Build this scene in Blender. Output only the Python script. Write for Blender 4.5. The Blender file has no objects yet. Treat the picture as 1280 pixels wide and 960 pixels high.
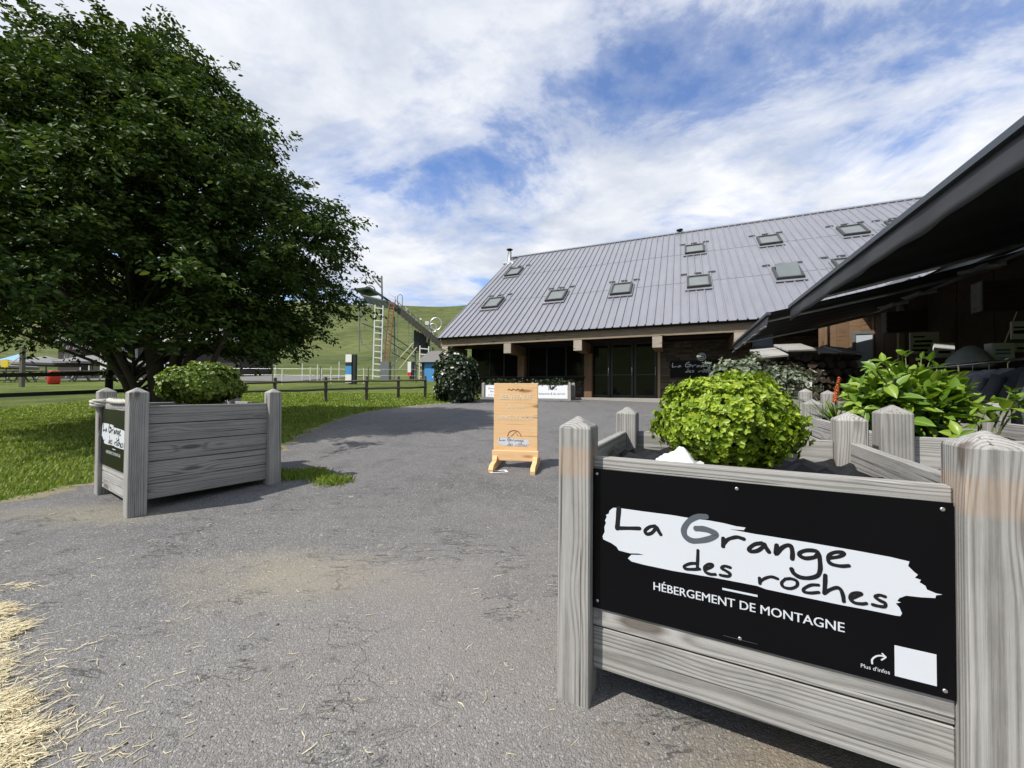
import bpy, bmesh, math, random
import numpy as np
from mathutils import Vector, Matrix

# ------------------------------------------------------------------ camera, sky, sun, exposure
scene = bpy.context.scene
C = scene.collection
F, PITCH, ROLL, EYE = 481.0, 0.01767, 0.00599, 1.286
SLOPE = 0.066                                   # the yard climbs away from the road
cam = bpy.data.cameras.new('camera'); cam.sensor_width = 36; cam.lens = F/1280*36
cam.clip_start = 0.05; cam.clip_end = 3000
camo = bpy.data.objects.new('camera', cam); C.objects.link(camo)
_f = Vector((0, math.cos(PITCH), math.sin(PITCH))); _u = Vector((0, -math.sin(PITCH), math.cos(PITCH))); _r = Vector((1, 0, 0))
RT = _r*math.cos(ROLL)+_u*math.sin(ROLL); UP = -_r*math.sin(ROLL)+_u*math.cos(ROLL)
EYEP = Vector((0, 0, EYE))
camo.matrix_world = Matrix(((RT.x, UP.x, -_f.x, 0), (RT.y, UP.y, -_f.y, 0), (RT.z, UP.z, -_f.z, EYE), (0, 0, 0, 1)))
scene.camera = camo

SUN_AZ = Vector((-0.891, -0.454, 0)).normalized()   # horizontal direction towards the sun
SUN_EL = math.radians(50)
world = bpy.data.worlds.new('World'); scene.world = world; world.use_nodes = True
wn = world.node_tree; wn.nodes.clear()
def wnode(t, **k):
    n = wn.nodes.new(t)
    for a, b in k.items(): setattr(n, a, b)
    return n
wo = wnode('ShaderNodeOutputWorld'); wb = wnode('ShaderNodeBackground'); wb.inputs['Strength'].default_value = 0.12
sky = wnode('ShaderNodeTexSky', sky_type='NISHITA', sun_disc=False, sun_elevation=SUN_EL, altitude=1100.0,
            sun_rotation=math.atan2(SUN_AZ.x, SUN_AZ.y), air_density=1.0, dust_density=0.6, ozone_density=1.6)
tc = wnode('ShaderNodeTexCoord')
sep = wnode('ShaderNodeSeparateXYZ'); wn.links.new(tc.outputs['Generated'], sep.inputs[0])
def wmath(op, a, b=None, clamp=False):
    n = wnode('ShaderNodeMath', operation=op, use_clamp=clamp)
    for i, v in enumerate((a, b)):
        if v is None: continue
        if isinstance(v, (int, float)): n.inputs[i].default_value = v
        else: wn.links.new(v, n.inputs[i])
    return n.outputs[0]
zc = wmath('ADD', wmath('MAXIMUM', sep.outputs['Z'], 0.0), 0.16)
cx_ = wmath('DIVIDE', sep.outputs['X'], zc); cy_ = wmath('DIVIDE', sep.outputs['Y'], zc)
comb = wnode('ShaderNodeCombineXYZ'); wn.links.new(cx_, comb.inputs[0]); wn.links.new(cy_, comb.inputs[1])
mp = wnode('ShaderNodeMapping'); wn.links.new(comb.outputs[0], mp.inputs['Vector'])
CLOUD_OFF = (7.7, 0.4, 0.0)
mp.inputs['Location'].default_value = CLOUD_OFF; mp.inputs['Rotation'].default_value = (0, 0, 0.5); mp.inputs['Scale'].default_value = (1.0, 1.25, 1)
def wnoise(scale, detail, rough, dist=0.0):
    n = wnode('ShaderNodeTexNoise'); wn.links.new(mp.outputs[0], n.inputs['Vector'])
    n.inputs['Scale'].default_value = scale; n.inputs['Detail'].default_value = detail
    n.inputs['Roughness'].default_value = rough; n.inputs['Distortion'].default_value = dist
    return n.outputs['Fac']
n1 = wnoise(1.45, 10, 0.62, 0.3); n2 = wnoise(0.5, 3, 0.5); n3 = wnoise(1.9, 9, 0.6, 0.2)
dens = wmath('ADD', wmath('MULTIPLY', n1, 0.92), wmath('MULTIPLY', n2, 0.25))
def wramp(src, pts):
    n = wnode('ShaderNodeValToRGB'); wn.links.new(src, n.inputs[0]); e = n.color_ramp.elements
    e[0].position, e[0].color = pts[0][0], (*pts[0][1], 1); e[1].position, e[1].color = pts[-1][0], (*pts[-1][1], 1)
    for p, c in pts[1:-1]:
        x = e.new(p); x.color = (*c, 1)
    return n.outputs[0]
cover = wramp(dens, [(0.44, (.06, .06, .06)), (0.50, (.26, .26, .26)), (0.545, (.62, .62, .62)), (0.64, (1, 1, 1))])
ccol = wramp(n3, [(0.32, (3.5, 3.9, 4.7)), (0.5, (5.0, 5.25, 5.75)), (0.66, (6.2, 6.3, 6.55))])
skyg = wnode('ShaderNodeMix', data_type='RGBA', blend_type='MULTIPLY'); skyg.inputs[0].default_value = 1
wn.links.new(sky.outputs[0], skyg.inputs[6]); skyg.inputs[7].default_value = (.92, 1.12, 1.42, 1)
mixc = wnode('ShaderNodeMix', data_type='RGBA')
wn.links.new(cover, mixc.inputs[0]); wn.links.new(skyg.outputs[2], mixc.inputs[6]); wn.links.new(ccol, mixc.inputs[7])
wn.links.new(mixc.outputs[2], wb.inputs['Color']); wn.links.new(wb.outputs[0], wo.inputs['Surface'])

sun = bpy.data.lights.new('sun', 'SUN'); sun.energy = 4.4; sun.angle = math.radians(0.53); sun.color = (1.0, 0.95, 0.87)
suno = bpy.data.objects.new('sun', sun); C.objects.link(suno)
SUN_DIR = Vector((SUN_AZ.x*math.cos(SUN_EL), SUN_AZ.y*math.cos(SUN_EL), math.sin(SUN_EL)))
suno.rotation_euler = SUN_DIR.to_track_quat('Z', 'Y').to_euler(); suno.location = SUN_DIR*60
vs = scene.view_settings
vs.view_transform = 'Standard'; vs.look = 'None'; vs.exposure = 0.42; vs.gamma = 1.0; vs.use_curve_mapping = False
scene.render.engine = 'CYCLES'
cy = scene.cycles; cy.use_adaptive_sampling = True; cy.adaptive_threshold = 0.025; cy.max_bounces = 6; cy.diffuse_bounces = 3; cy.glossy_bounces = 3; cy.transmission_bounces = 3; cy.transparent_max_bounces = 4; cy.caustics_reflective = False; cy.caustics_refractive = False

# ------------------------------------------------------------------ measuring helpers
def ray(px, py): return (_f*F + RT*(px-640) - UP*(py-480)).normalized()
def at(px, py, Y):                                # the point of a sight line at distance Y ahead
    r = ray(px, py); return EYEP + r*(Y/r.y)
def on_ground(px, py):
    r = ray(px, py); t = (-EYE)/(r.z-SLOPE*r.y); return EYEP + r*t
def hillz(x, y):
    z = SLOPE*np.clip(y, -25, 400)
    a = np.clip(y-42, 0, 185); z = z + 0.00112*a*a*(1+0.10*np.sin(x*0.017+0.6)) + 0.12*np.clip(y-42, 0, 185)*np.clip((np.abs(x+30)-60)/200, 0, 1)
    b = np.clip(-25-y, 0, 160); z = z + 0.0019*b*b
    w = np.clip((np.hypot(x, y)-45)/60, 0, 1)
    return z + w*(1.3*np.sin(x*0.06+y*0.03)+0.9*np.sin(x*0.021-y*0.07+2)+0.5*np.sin(x*0.13+1)*np.sin(y*0.11))
def gz(x, y): return float(hillz(np.float64(x), np.float64(y)))

# ------------------------------------------------------------------ object helpers
def tag(o, label=None, cat=None, group=None, kind=None):
    if label: o['label'] = label
    if cat: o['category'] = cat
    if group: o['group'] = group
    if kind: o['kind'] = kind
    return o
def thing(name, label, cat, loc=(0, 0, 0), rz=0, group=None):
    o = bpy.data.objects.new(name, None); C.objects.link(o); o.empty_display_size = 0.1
    o.location = loc; o.rotation_euler = (0, 0, rz)
    return tag(o, label, cat, group)
def link(name, me, mat=None, parent=None, loc=None, rot=None, scale=None, mtx=None):
    o = bpy.data.objects.new(name, me); C.objects.link(o)
    if mat is not None and len(me.materials) == 0: me.materials.append(mat)
    if parent is not None: o.parent = parent
    if mtx is not None: o.matrix_local = mtx
    else:
        if loc is not None: o.location = loc
        if rot is not None: o.rotation_euler = rot
        if scale is not None: o.scale = scale
    return o
class MB:
    def __init__(s): s.v = []; s.f = []
    def add(s, vs, fs):
        n = len(s.v); s.v += [tuple(v) for v in vs]; s.f += [tuple(i+n for i in f) for f in fs]; return s
    def box(s, x0, x1, y0, y1, z0, z1):
        return s.add([(x0,y0,z0),(x1,y0,z0),(x1,y1,z0),(x0,y1,z0),(x0,y0,z1),(x1,y0,z1),(x1,y1,z1),(x0,y1,z1)],
                     [(0,3,2,1),(4,5,6,7),(0,1,5,4),(1,2,6,5),(2,3,7,6),(3,0,4,7)])
    def bar(s, p, q, w, h, up=(0, 0, 1)):          # a square bar from p to q
        p, q = Vector(p), Vector(q); d = (q-p).normalized(); u = Vector(up)
        sd = d.cross(u)
        if sd.length < 1e-4: sd = d.cross(Vector((1, 0, 0)))
        sd.normalize(); uu = sd.cross(d)
        vs = []
        for c in (p, q):
            for a, b in ((-1,-1),(1,-1),(1,1),(-1,1)): vs.append(c+sd*(a*w/2)+uu*(b*h/2))
        return s.add(vs, [(0,1,2,3),(7,6,5,4),(0,4,5,1),(1,5,6,2),(2,6,7,3),(3,7,4,0)])
    def tube(s, pts, rads, n=8, cap=True):
        pts = [Vector(p) for p in pts]
        if isinstance(rads, (int, float)): rads = [rads]*len(pts)
        vs = []; fs = []; prev = None
        for i, p in enumerate(pts):
            d = (pts[min(i+1, len(pts)-1)]-pts[max(i-1, 0)]).normalized()
            a = d.cross(Vector((0, 0, 1))) if prev is None else prev-d*prev.dot(d)
            if a.length < 1e-3: a = d.cross(Vector((1, 0, 0)))
            a.normalize(); prev = a; b = d.cross(a)
            for k in range(n):
                t = 2*math.pi*k/n; vs.append(p+(a*math.cos(t)+b*math.sin(t))*rads[i])
        for i in range(len(pts)-1):
            for k in range(n):
                k2 = (k+1) % n; fs.append((i*n+k, i*n+k2, (i+1)*n+k2, (i+1)*n+k))
        if cap: fs.append(tuple(range(n-1, -1, -1))); fs.append(tuple((len(pts)-1)*n+k for k in range(n)))
        return s.add(vs, fs)
    def lathe(s, prof, n=16, c=(0, 0, 0)):
        vs = []; fs = []
        for r, z in prof:
            for k in range(n):
                t = 2*math.pi*k/n; vs.append((c[0]+r*math.cos(t), c[1]+r*math.sin(t), c[2]+z))
        m = len(prof)
        for i in range(m-1):
            for k in range(n):
                k2 = (k+1) % n; fs.append((i*n+k, i*n+k2, (i+1)*n+k2, (i+1)*n+k))
        fs.append(tuple(range(n-1, -1, -1))); fs.append(tuple((m-1)*n+k for k in range(n)))
        return s.add(vs, fs)
    def mesh(s, name='m', smooth=False):
        me = bpy.data.meshes.new(name); me.from_pydata(s.v, [], s.f); me.update()
        if smooth: me.polygons.foreach_set('use_smooth', [True]*len(me.polygons))
        return me
    def build(s, name, mat, parent=None, smooth=False, **k): return link(name, s.mesh(name, smooth), mat, parent, **k)
def bevel_mesh(verts, faces, w, seg=1):
    bm = bmesh.new(); vs = [bm.verts.new(v) for v in verts]
    for f in faces: bm.faces.new([vs[i] for i in f])
    bmesh.ops.recalc_face_normals(bm, faces=bm.faces)
    bmesh.ops.bevel(bm, geom=list(bm.edges), offset=w, segments=seg, affect='EDGES', profile=0.5, clamp_overlap=True)
    me = bpy.data.meshes.new('piece'); bm.to_mesh(me); bm.free(); return me
_cache = {}
def plank(l, h, t, bev=0.004):                    # runs along +X from 0, thickness along Y from 0, height along Z from 0
    k = (round(l, 3), round(h, 3), round(t, 3), bev)
    if k not in _cache:
        m = MB().box(0, l, 0, t, 0, h); _cache[k] = bevel_mesh(m.v, m.f, bev)
    return _cache[k].copy()
def np_mesh(name, V, Fc):                         # V (n,3), Fc (m,k): one mesh from arrays
    V = np.asarray(V, np.float32); Fc = np.asarray(Fc, np.int32); k = Fc.shape[1]
    me = bpy.data.meshes.new(name); me.vertices.add(len(V)); me.vertices.foreach_set('co', V.ravel())
    me.loops.add(Fc.size); me.loops.foreach_set('vertex_index', Fc.ravel())
    me.polygons.add(len(Fc)); me.polygons.foreach_set('loop_start', np.arange(0, Fc.size, k, dtype=np.int32))
    try: me.polygons.foreach_set('loop_total', np.full(len(Fc), k, np.int32))
    except Exception: pass
    me.update(calc_edges=True); me.validate(); return me
def unit(a): return a/np.maximum(np.linalg.norm(a, axis=-1, keepdims=True), 1e-9)
def leaf_arrays(P, D, Nn, L, W, fold=0.25, droop=0.0):
    """leaves of six points (two quads folded on the midrib) at P along D, facing Nn"""
    D = unit(D); S = unit(np.cross(D, Nn)); Nn = unit(np.cross(S, D)); L = L[:, None]; W = W[:, None]
    b = P; t = P+D*L-Nn*L*droop
    def pt(a, w, s): return P+D*L*a+S*W*w*s+Nn*W*fold*w-Nn*L*droop*a*a
    V = np.stack([b, pt(.3, .46, -1), pt(.7, .40, -1), t, pt(.7, .40, 1), pt(.3, .46, 1)], 1).reshape(-1, 3)
    i = np.arange(len(P))[:, None]*6
    Fc = np.concatenate([i+np.array([[0, 1, 2, 3]]), i+np.array([[0, 3, 4, 5]])], 0)
    return V, Fc
def fill_poly(pts, z=0.0, thick=0.0):             # a flat outline (u, w) in the XZ plane, facing -Y
    bm = bmesh.new(); vs = [bm.verts.new((p[0], 0, p[1])) for p in pts]
    es = [bm.edges.new((vs[i], vs[(i+1) % len(vs)])) for i in range(len(vs))]
    bmesh.ops.triangle_fill(bm, use_beauty=True, use_dissolve=False, edges=es)
    bmesh.ops.recalc_face_normals(bm, faces=bm.faces)
    if bm.faces and sum(f.normal.y for f in bm.faces) > 0: bmesh.ops.reverse_faces(bm, faces=bm.faces)
    me = bpy.data.meshes.new('outline'); bm.to_mesh(me); bm.free(); return me
def smooth_line(p, sub=6):
    p = [np.array(q, float) for q in p]; 
    if len(p) < 3: return p
    out = []
    for i in range(len(p)-1):
        a = p[i-1] if i else 2*p[0]-p[1]; b, c = p[i], p[i+1]; d = p[i+2] if i+2 < len(p) else 2*p[-1]-p[-2]
        for k in range(sub):
            t = k/sub
            out.append(0.5*((2*b)+(c-a)*t+(2*a-5*b+4*c-d)*t*t+(3*b-a-3*c+d)*t**3))
    return out+[p[-1]]
def stroke(mb, pts, w, y=0.0, rnd=None, sub=6):   # brush stroke: flat ribbon with round ends in the XZ plane
    q = smooth_line(pts, sub); n = len(q); L = []; R = []
    for i in range(n):
        d = q[min(i+1, n-1)]-q[max(i-1, 0)]; d = d/max(np.hypot(*d), 1e-9); s = np.array([-d[1], d[0]])
        k = 1.0 if rnd is None else 1+0.05*math.sin(i*.6+rnd)
        L.append(q[i]+s*w/2*k); R.append(q[i]-s*w/2*k)
    for i in range(n-1):
        yy = y-0.00001*i
        mb.add([(L[i][0], yy, L[i][1]), (R[i][0], yy, R[i][1]), (R[i+1][0], yy, R[i+1][1]), (L[i+1][0], yy, L[i+1][1])], [(0, 1, 2, 3)])
    for e in (0, n-1):
        yy = y-0.00012-0.00001*e
        c = q[e]; mb.add([(c[0]+w/2*math.cos(a), yy, c[1]+w/2*math.sin(a)) for a in np.linspace(0, 2*math.pi, 13)[:-1]], [tuple(range(12))])
def text_mesh(body, width=None, height=None, shear=0.0, offset=0.0):
    cu = bpy.data.curves.new('lettering', 'FONT'); cu.body = body; cu.shear = shear; cu.offset = offset; cu.resolution_u = 3
    o = bpy.data.objects.new('lettering_tmp', cu); C.objects.link(o)
    dg = bpy.context.evaluated_depsgraph_get(); dg.update()
    me = bpy.data.meshes.new_from_object(o.evaluated_get(dg)); bpy.data.objects.remove(o)
    n = len(me.vertices); co = np.empty(n*3, np.float32); me.vertices.foreach_get('co', co); co = co.reshape(-1, 3)
    co[:, :2] -= co[:, :2].min(0)
    sz = co[:, :2].max(0); sx = width/sz[0] if width else height/sz[1]; sy = height/sz[1] if height else sx
    out = np.stack([co[:, 0]*sx, np.zeros(n), co[:, 1]*sy], 1).astype(np.float32)   # stands in XZ, reads from -Y
    me.vertices.foreach_set('co', out.ravel()); me.update(); me.materials.clear(); return me
rnd = random.Random(7); NR = np.random.default_rng(7)

# ------------------------------------------------------------------ materials
class NT:
    def __init__(s, name):
        s.m = bpy.data.materials.new(name); s.m.use_nodes = True; s.t = s.m.node_tree
        s.b = s.t.nodes['Principled BSDF']; s.out = s.t.nodes['Material Output']
    def n(s, t, **k):
        x = s.t.nodes.new(t)
        for a, b in k.items(): setattr(x, a, b)
        return x
    def put(s, sock, v):
        if v is None: return
        if isinstance(v, bpy.types.NodeSocket): s.t.links.new(v, sock)
        elif isinstance(v, (tuple, list)) and sock.type == 'RGBA' and len(v) == 3: sock.default_value = (*v, 1)
        else: sock.default_value = v
    def math(s, op, a, b=None, c=None, clamp=False):
        x = s.n('ShaderNodeMath', operation=op, use_clamp=clamp)
        for i, v in enumerate((a, b, c)): s.put(x.inputs[i], v)
        return x.outputs[0]
    def co(s, kind='Object', scale=(1, 1, 1), loc=(0, 0, 0), rot=(0, 0, 0), seed=False):
        c = s.n('ShaderNodeTexCoord').outputs[kind]
        if seed:
            r = s.n('ShaderNodeObjectInfo').outputs['Random']
            v = s.n('ShaderNodeVectorMath', operation='SCALE'); v.inputs[0].default_value = (37.3, 11.7, 23.1); s.t.links.new(r, v.inputs['Scale'])
            a = s.n('ShaderNodeVectorMath', operation='ADD'); s.t.links.new(c, a.inputs[0]); s.t.links.new(v.outputs[0], a.inputs[1]); c = a.outputs[0]
        m = s.n('ShaderNodeMapping'); s.t.links.new(c, m.inputs[0])
        m.inputs['Scale'].default_value = scale; m.inputs['Location'].default_value = loc; m.inputs['Rotation'].default_value = rot
        return m.outputs[0]
    def noise(s, vec, scale=5, detail=4, rough=.55, dist=0.0, out='Fac'):
        x = s.n('ShaderNodeTexNoise'); s.put(x.inputs['Vector'], vec); x.inputs['Scale'].default_value = scale
        x.inputs['Detail'].default_value = detail; x.inputs['Roughness'].default_value = rough; x.inputs['Distortion'].default_value = dist
        return x.outputs[out]
    def voro(s, vec, scale=5, feature='F1', out='Distance', rand=1.0):
        x = s.n('ShaderNodeTexVoronoi', feature=feature); s.put(x.inputs['Vector'], vec); x.inputs['Scale'].default_value = scale
        x.inputs['Randomness'].default_value = rand; return x.outputs[out]
    def ramp(s, src, pts, interp='LINEAR'):
        x = s.n('ShaderNodeValToRGB'); s.put(x.inputs[0], src); e = x.color_ramp.elements; x.color_ramp.interpolation = interp
        col = lambda c: (c, c, c, 1) if isinstance(c, (int, float)) else (*c, 1)
        e[0].position, e[0].color = pts[0][0], col(pts[0][1]); e[1].position, e[1].color = pts[-1][0], col(pts[-1][1])
        for p, c in pts[1:-1]: e.new(p).color = col(c)
        return x.outputs[0]
    def mix(s, fac, a, b, blend='MIX'):
        x = s.n('ShaderNodeMix', data_type='RGBA', blend_type=blend); s.put(x.inputs[0], fac); s.put(x.inputs[6], a); s.put(x.inputs[7], b); return x.outputs[2]
    def bump(s, h, strength=.3, dist=.01):
        x = s.n('ShaderNodeBump'); s.put(x.inputs['Height'], h); x.inputs['Strength'].default_value = strength; x.inputs['Distance'].default_value = dist
        s.t.links.new(x.outputs[0], s.b.inputs['Normal']); return x
    def set(s, color=None, rough=None, metal=None, spec=None, **k):
        s.put(s.b.inputs['Base Color'], color); s.put(s.b.inputs['Roughness'], rough); s.put(s.b.inputs['Metallic'], metal); s.put(s.b.inputs['Specular IOR Level'], spec)
        for a, b in k.items(): s.put(s.b.inputs[a], b)
        return s.m
    def rand(s): return s.n('ShaderNodeObjectInfo').outputs['Random']
    def island(s): return s.n('ShaderNodeNewGeometry').outputs['Random Per Island']

def simple(name, col, rough=.6, metal=0.0, var=.12, scale=6, spec=.5, bump=0.0):
    t = NT(name); v = t.co('Object', seed=True); f = t.noise(v, scale, 5, .6)
    c = t.mix(t.math('MULTIPLY', t.rand(), .35), t.mix(f, tuple(x*(1-var) for x in col), tuple(min(x*(1+var), 1) for x in col)), tuple(x*(1-var) for x in col))
    if bump: t.bump(t.noise(v, scale*6, 5, .65), bump, .01)
    return t.set(c, rough, metal, spec)

def wood(name, light, dark, knot, ringf=190.0, stain=None, contrast=1.0, bump=.35, tint=None):
    """weathered sawn timber, grain along the piece's own X"""
    t = NT(name); base = t.n('ShaderNodeTexCoord').outputs['Object']
    v = t.co('Object', seed=True)
    def sc(x, y, z):
        m = t.n('ShaderNodeVectorMath', operation='MULTIPLY'); t.t.links.new(v, m.inputs[0]); m.inputs[1].default_value = (x, y, z); return m.outputs[0]
    warp = t.noise(sc(.9, 4, 4), 1.0, 3, .5)
    kv = t.n('ShaderNodeTexVoronoi', feature='F1'); t.put(kv.inputs['Vector'], sc(1.9, 8.0, 8.0)); kv.inputs['Scale'].default_value = 1.0
    kd = kv.outputs['Distance']
    kn = t.math('POWER', t.math('SUBTRACT', 1.0, t.math('MULTIPLY', kd, 2.3, clamp=True), clamp=True), 1.6)
    s = t.n('ShaderNodeSeparateXYZ'); t.t.links.new(base, s.inputs[0])
    r = t.rand()
    zy = t.math('ADD', s.outputs['Y'], t.math('ADD', t.math('MULTIPLY', r, .05), .03)); zz = t.math('SUBTRACT', s.outputs['Z'], t.math('MULTIPLY', r, .16))
    rad = t.math('SQRT', t.math('ADD', t.math('MULTIPLY', zy, zy), t.math('MULTIPLY', zz, zz)))
    ph = t.math('ADD', t.math('MULTIPLY', rad, ringf*3), t.math('ADD', t.math('MULTIPLY', warp, 11.0), t.math('MULTIPLY', kn, 16.0)))
    ring = t.math('POWER', t.math('MULTIPLY_ADD', t.math('SINE', ph), .5, .5), 2.2)
    fib = t.noise(sc(2.6, 240, 240), 1.0, 4, .7); mid = t.noise(sc(1.0, 55, 55), 1.0, 3, .6); blot = t.noise(sc(2.2, 6, 6), 1.0, 6, .68); fine = t.noise(sc(30, 520, 520), 1.0, 2, .6)
    f = t.math('ADD', t.math('MULTIPLY', ring, .24*contrast), t.math('ADD', t.math('MULTIPLY', fib, .50*contrast), t.math('ADD', t.math('MULTIPLY', mid, .30*contrast), t.math('MULTIPLY', blot, .48))))
    f = t.math('ADD', f, t.math('MULTIPLY', fine, .14))
    c = t.ramp(f, [(.52, light), (.78, tuple((a+b)/2 for a, b in zip(light, dark))), (1.04, dark)])
    c = t.mix(t.math('MULTIPLY', t.math('SUBTRACT', r, .35), .5, clamp=True), c, dark)
    c = t.mix(t.math('MULTIPLY', t.ramp(blot, [(.58, 0.0), (.78, 1.0)]), .45), c, tuple(x*.7 for x in dark))         # grime
    c = t.mix(t.math('MULTIPLY', t.ramp(kn, [(.34, 0.0), (.60, 1.0)]), .85), c, knot)
    chk = t.math('MULTIPLY', t.ramp(t.noise(sc(1.1, 85, 85), 1.0, 2, .4), [(.665, 0.0), (.69, 1.0)]), .8)   # drying checks
    c = t.mix(chk, c, tuple(x*.25 for x in dark))
    if stain:                                       # paler, browner band where something was tied round the post
        b0, b1 = stain
        m1 = t.math('MULTIPLY', t.ramp(t.math('MULTIPLY', t.math('ADD', s.outputs['X'], t.math('MULTIPLY', t.math('SUBTRACT', fib, .5), .05)), .5), [((b0-.012)/2, 0.0), ((b0+.012)/2, 1.0), ((b1-.012)/2, 1.0), ((b1+.012)/2, 0.0)]), .38)
        c = t.mix(t.math('MULTIPLY', m1, t.math('ADD', blot, .2)), c, (.46, .27, .13))
    h = t.math('SUBTRACT', t.math('ADD', t.math('MULTIPLY', fib, -.8), t.math('MULTIPLY', ring, -.35)), t.math('MULTIPLY', chk, 2.0))
    t.bump(h, bump, .006)
    return t.set(c, .78, 0, .25)

M = {}
M['wood'] = wood('weathered_wood', (.44, .43, .41), (.185, .178, .168), (.11, .09, .075))
M['wood_dark'] = wood('weathered_wood_dark', (.36, .355, .345), (.15, .145, .14), (.085, .07, .06))
M['post_stain'] = wood('weathered_post', (.46, .455, .445), (.19, .185, .18), (.11, .09, .075), ringf=210, stain=(.80, .90))
M['timber'] = wood('brown_timber', (.24, .15, .085), (.10, .06, .034), (.06, .035, .02), contrast=.8)
M['fascia'] = wood('fascia_timber', (.33, .26, .18), (.17, .13, .09), (.08, .06, .04), contrast=.9)
M['beam_end'] = wood('pale_beam_end', (.50, .45, .38), (.25, .215, .17), (.15, .1, .07))
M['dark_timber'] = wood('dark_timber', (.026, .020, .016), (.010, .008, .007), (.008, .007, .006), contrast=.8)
M['wing_timber'] = wood('dark_brown_timber', (.075, .055, .042), (.035, .027, .021), (.02, .016, .013), contrast=.8)  # plain dark brown for the wing's boards and beams
M['ply'] = wood('varnished_pine', (.76, .50, .27), (.62, .37, .17), (.3, .15, .07), ringf=60, contrast=.6, bump=.08)
M['fence'] = wood('fence_wood', (.20, .18, .145), (.085, .075, .06), (.05, .04, .03))
M['fence_black'] = wood('tarred_fence_wood', (.035, .032, .028), (.014, .013, .011), (.01, .01, .008))
M['shingle'] = simple('grey_shingle', (.17, .165, .16), .85, 0, .25, 9, .2, .3)
M['black_panel'] = simple('black_panel', (.0035, .0035, .0045), .30, 0, .3, 4, .16)
M['white_print'] = simple('white_print', (.60, .63, .68), .4, 0, .04, 3)
M['grey_print'] = simple('grey_print', (.085, .10, .12), .4, 0, .03, 3)
M['black_print'] = simple('black_print', (.008, .008, .010), .35, 0, .05, 3)
M['screw'] = simple('screw_steel', (.55, .55, .55), .35, .9, .1, 30)
M['chrome'] = simple('chrome_steel', (.72, .72, .73), .16, 1.0, .06, 8)
M['galv'] = simple('galvanised_steel', (.50, .52, .53), .45, .6, .18, 12)
M['white_paint'] = simple('white_paint', (.74, .74, .72), .5, 0, .08, 6)
M['rust'] = simple('rusty_steel', (.28, .13, .06), .8, .1, .35, 14)
M['steel_dark'] = simple('dark_steel', (.03, .034, .035), .5, .4, .2, 8)
M['steel_grey'] = simple('grey_steel', (.20, .215, .22), .5, .4, .15, 8)
M['green_steel'] = simple('dark_green_steel', (.03, .05, .045), .5, .2, .2, 8)
M['blue'] = simple('blue_paint', (.06, .25, .55), .5, 0, .12, 6)
M['red'] = simple('red_plastic', (.55, .03, .02), .45, 0, .12, 6)
M['yellow'] = simple('yellow_paint', (.75, .55, .02), .5, 0, .1, 6)
M['soil'] = simple('dark_soil', (.022, .017, .013), .95, 0, .4, 40, .1, .9)
M['liner'] = simple('black_liner', (.010, .010, .011), .55, 0, .3, 30, .3, .6)
M['plastic'] = simple('white_plastic_bag', (.66, .68, .69), .45, 0, .06, 9, .5, .4)
M['rope'] = simple('rope_fibre', (.52, .50, .45), .9, 0, .2, 40, .1, .5)
M['stone_pave'] = simple('pale_step_stone', (.36, .34, .31), .85, 0, .2, 12, .2, .4)
M['canvas'] = simple('grey_canvas', (.20, .195, .19), .9, 0, .2, 5)
M['restaurant'] = simple('dark_cladding', (.045, .035, .032), .8, 0, .3, 5)
M['sign_red'] = simple('dark_red_board', (.07, .006, .012), .5, 0, .2, 3)
M['card'] = simple('white_card', (.72, .73, .74), .6, 0, .06, 4)
M['card_blue'] = simple('teal_print', (.12, .30, .34), .6, 0, .1, 4)
M['banner'] = simple('white_banner', (.80, .82, .86), .45, 0, .04, 3)
M['ink'] = simple('blue_black_ink', (.03, .05, .12), .5, 0, .1, 4)
M['orange_ink'] = simple('brown_ink', (.20, .05, .02), .6, 0, .1, 4)
M['pale_ink'] = simple('pale_chalk', (.85, .72, .52), .7, 0, .15, 30)
M['awning'] = simple('black_awning_cloth', (.012, .012, .013), .62, 0, .25, 2.5, .45, .05)
M['valance'] = simple('charcoal_valance_cloth', (.030, .031, .033), .55, 0, .3, 2.0, .5, .05)
M['awning_bar'] = simple('grey_lacquered_aluminium', (.085, .10, .115), .4, .4, .1, 5)
def cloth(name, col):
    t = NT(name); v = t.co('Object', seed=True)
    t.bump(t.noise(t.co('Object', scale=(14, 14, 2), seed=True), 1.0, 3, .5), .5, .03)
    return t.set(t.mix(t.noise(v, 3, 4), tuple(x*.7 for x in col), tuple(x*1.3 for x in col)), .9, 0, .2)
M['cloth_grey'] = cloth('grey_cloth', (.24, .25, .265)); M['cloth_black'] = cloth('black_cloth', (.08, .082, .09)); M['cloth_mid'] = cloth('slate_cloth', (.42, .43, .46))

def leafmat(name, c0, c1, c2, trans=.35, rough=.45, spec=.4):
    t = NT(name); r = t.island()
    c = t.ramp(r, [(0.0, c0), (.55, c1), (1.0, c2)])
    geo = t.n('ShaderNodeNewGeometry')
    t.set(c, rough, 0, spec)
    tr = t.n('ShaderNodeBsdfTranslucent'); t.put(tr.inputs[0], t.mix(1.0, c, (1.0, 1.0, .45), 'MULTIPLY'))
    mx = t.n('ShaderNodeMixShader'); mx.inputs[0].default_value = trans
    t.t.links.new(t.b.outputs[0], mx.inputs[1]); t.t.links.new(tr.outputs[0], mx.inputs[2]); t.t.links.new(mx.outputs[0], t.out.inputs['Surface'])
    return t.m
M['leaf_tree'] = leafmat('tree_leaf', (.024, .050, .012), (.055, .100, .021), (.125, .175, .040), .22, .6, .15)
M['leaf_box'] = leafmat('box_leaf', (.14, .235, .018), (.25, .36, .026), (.41, .50, .055), .28, .4)
M['leaf_box_far'] = leafmat('planter_shrub_leaf', (.09, .15, .022), (.17, .25, .035), (.30, .38, .08), .25)
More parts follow.
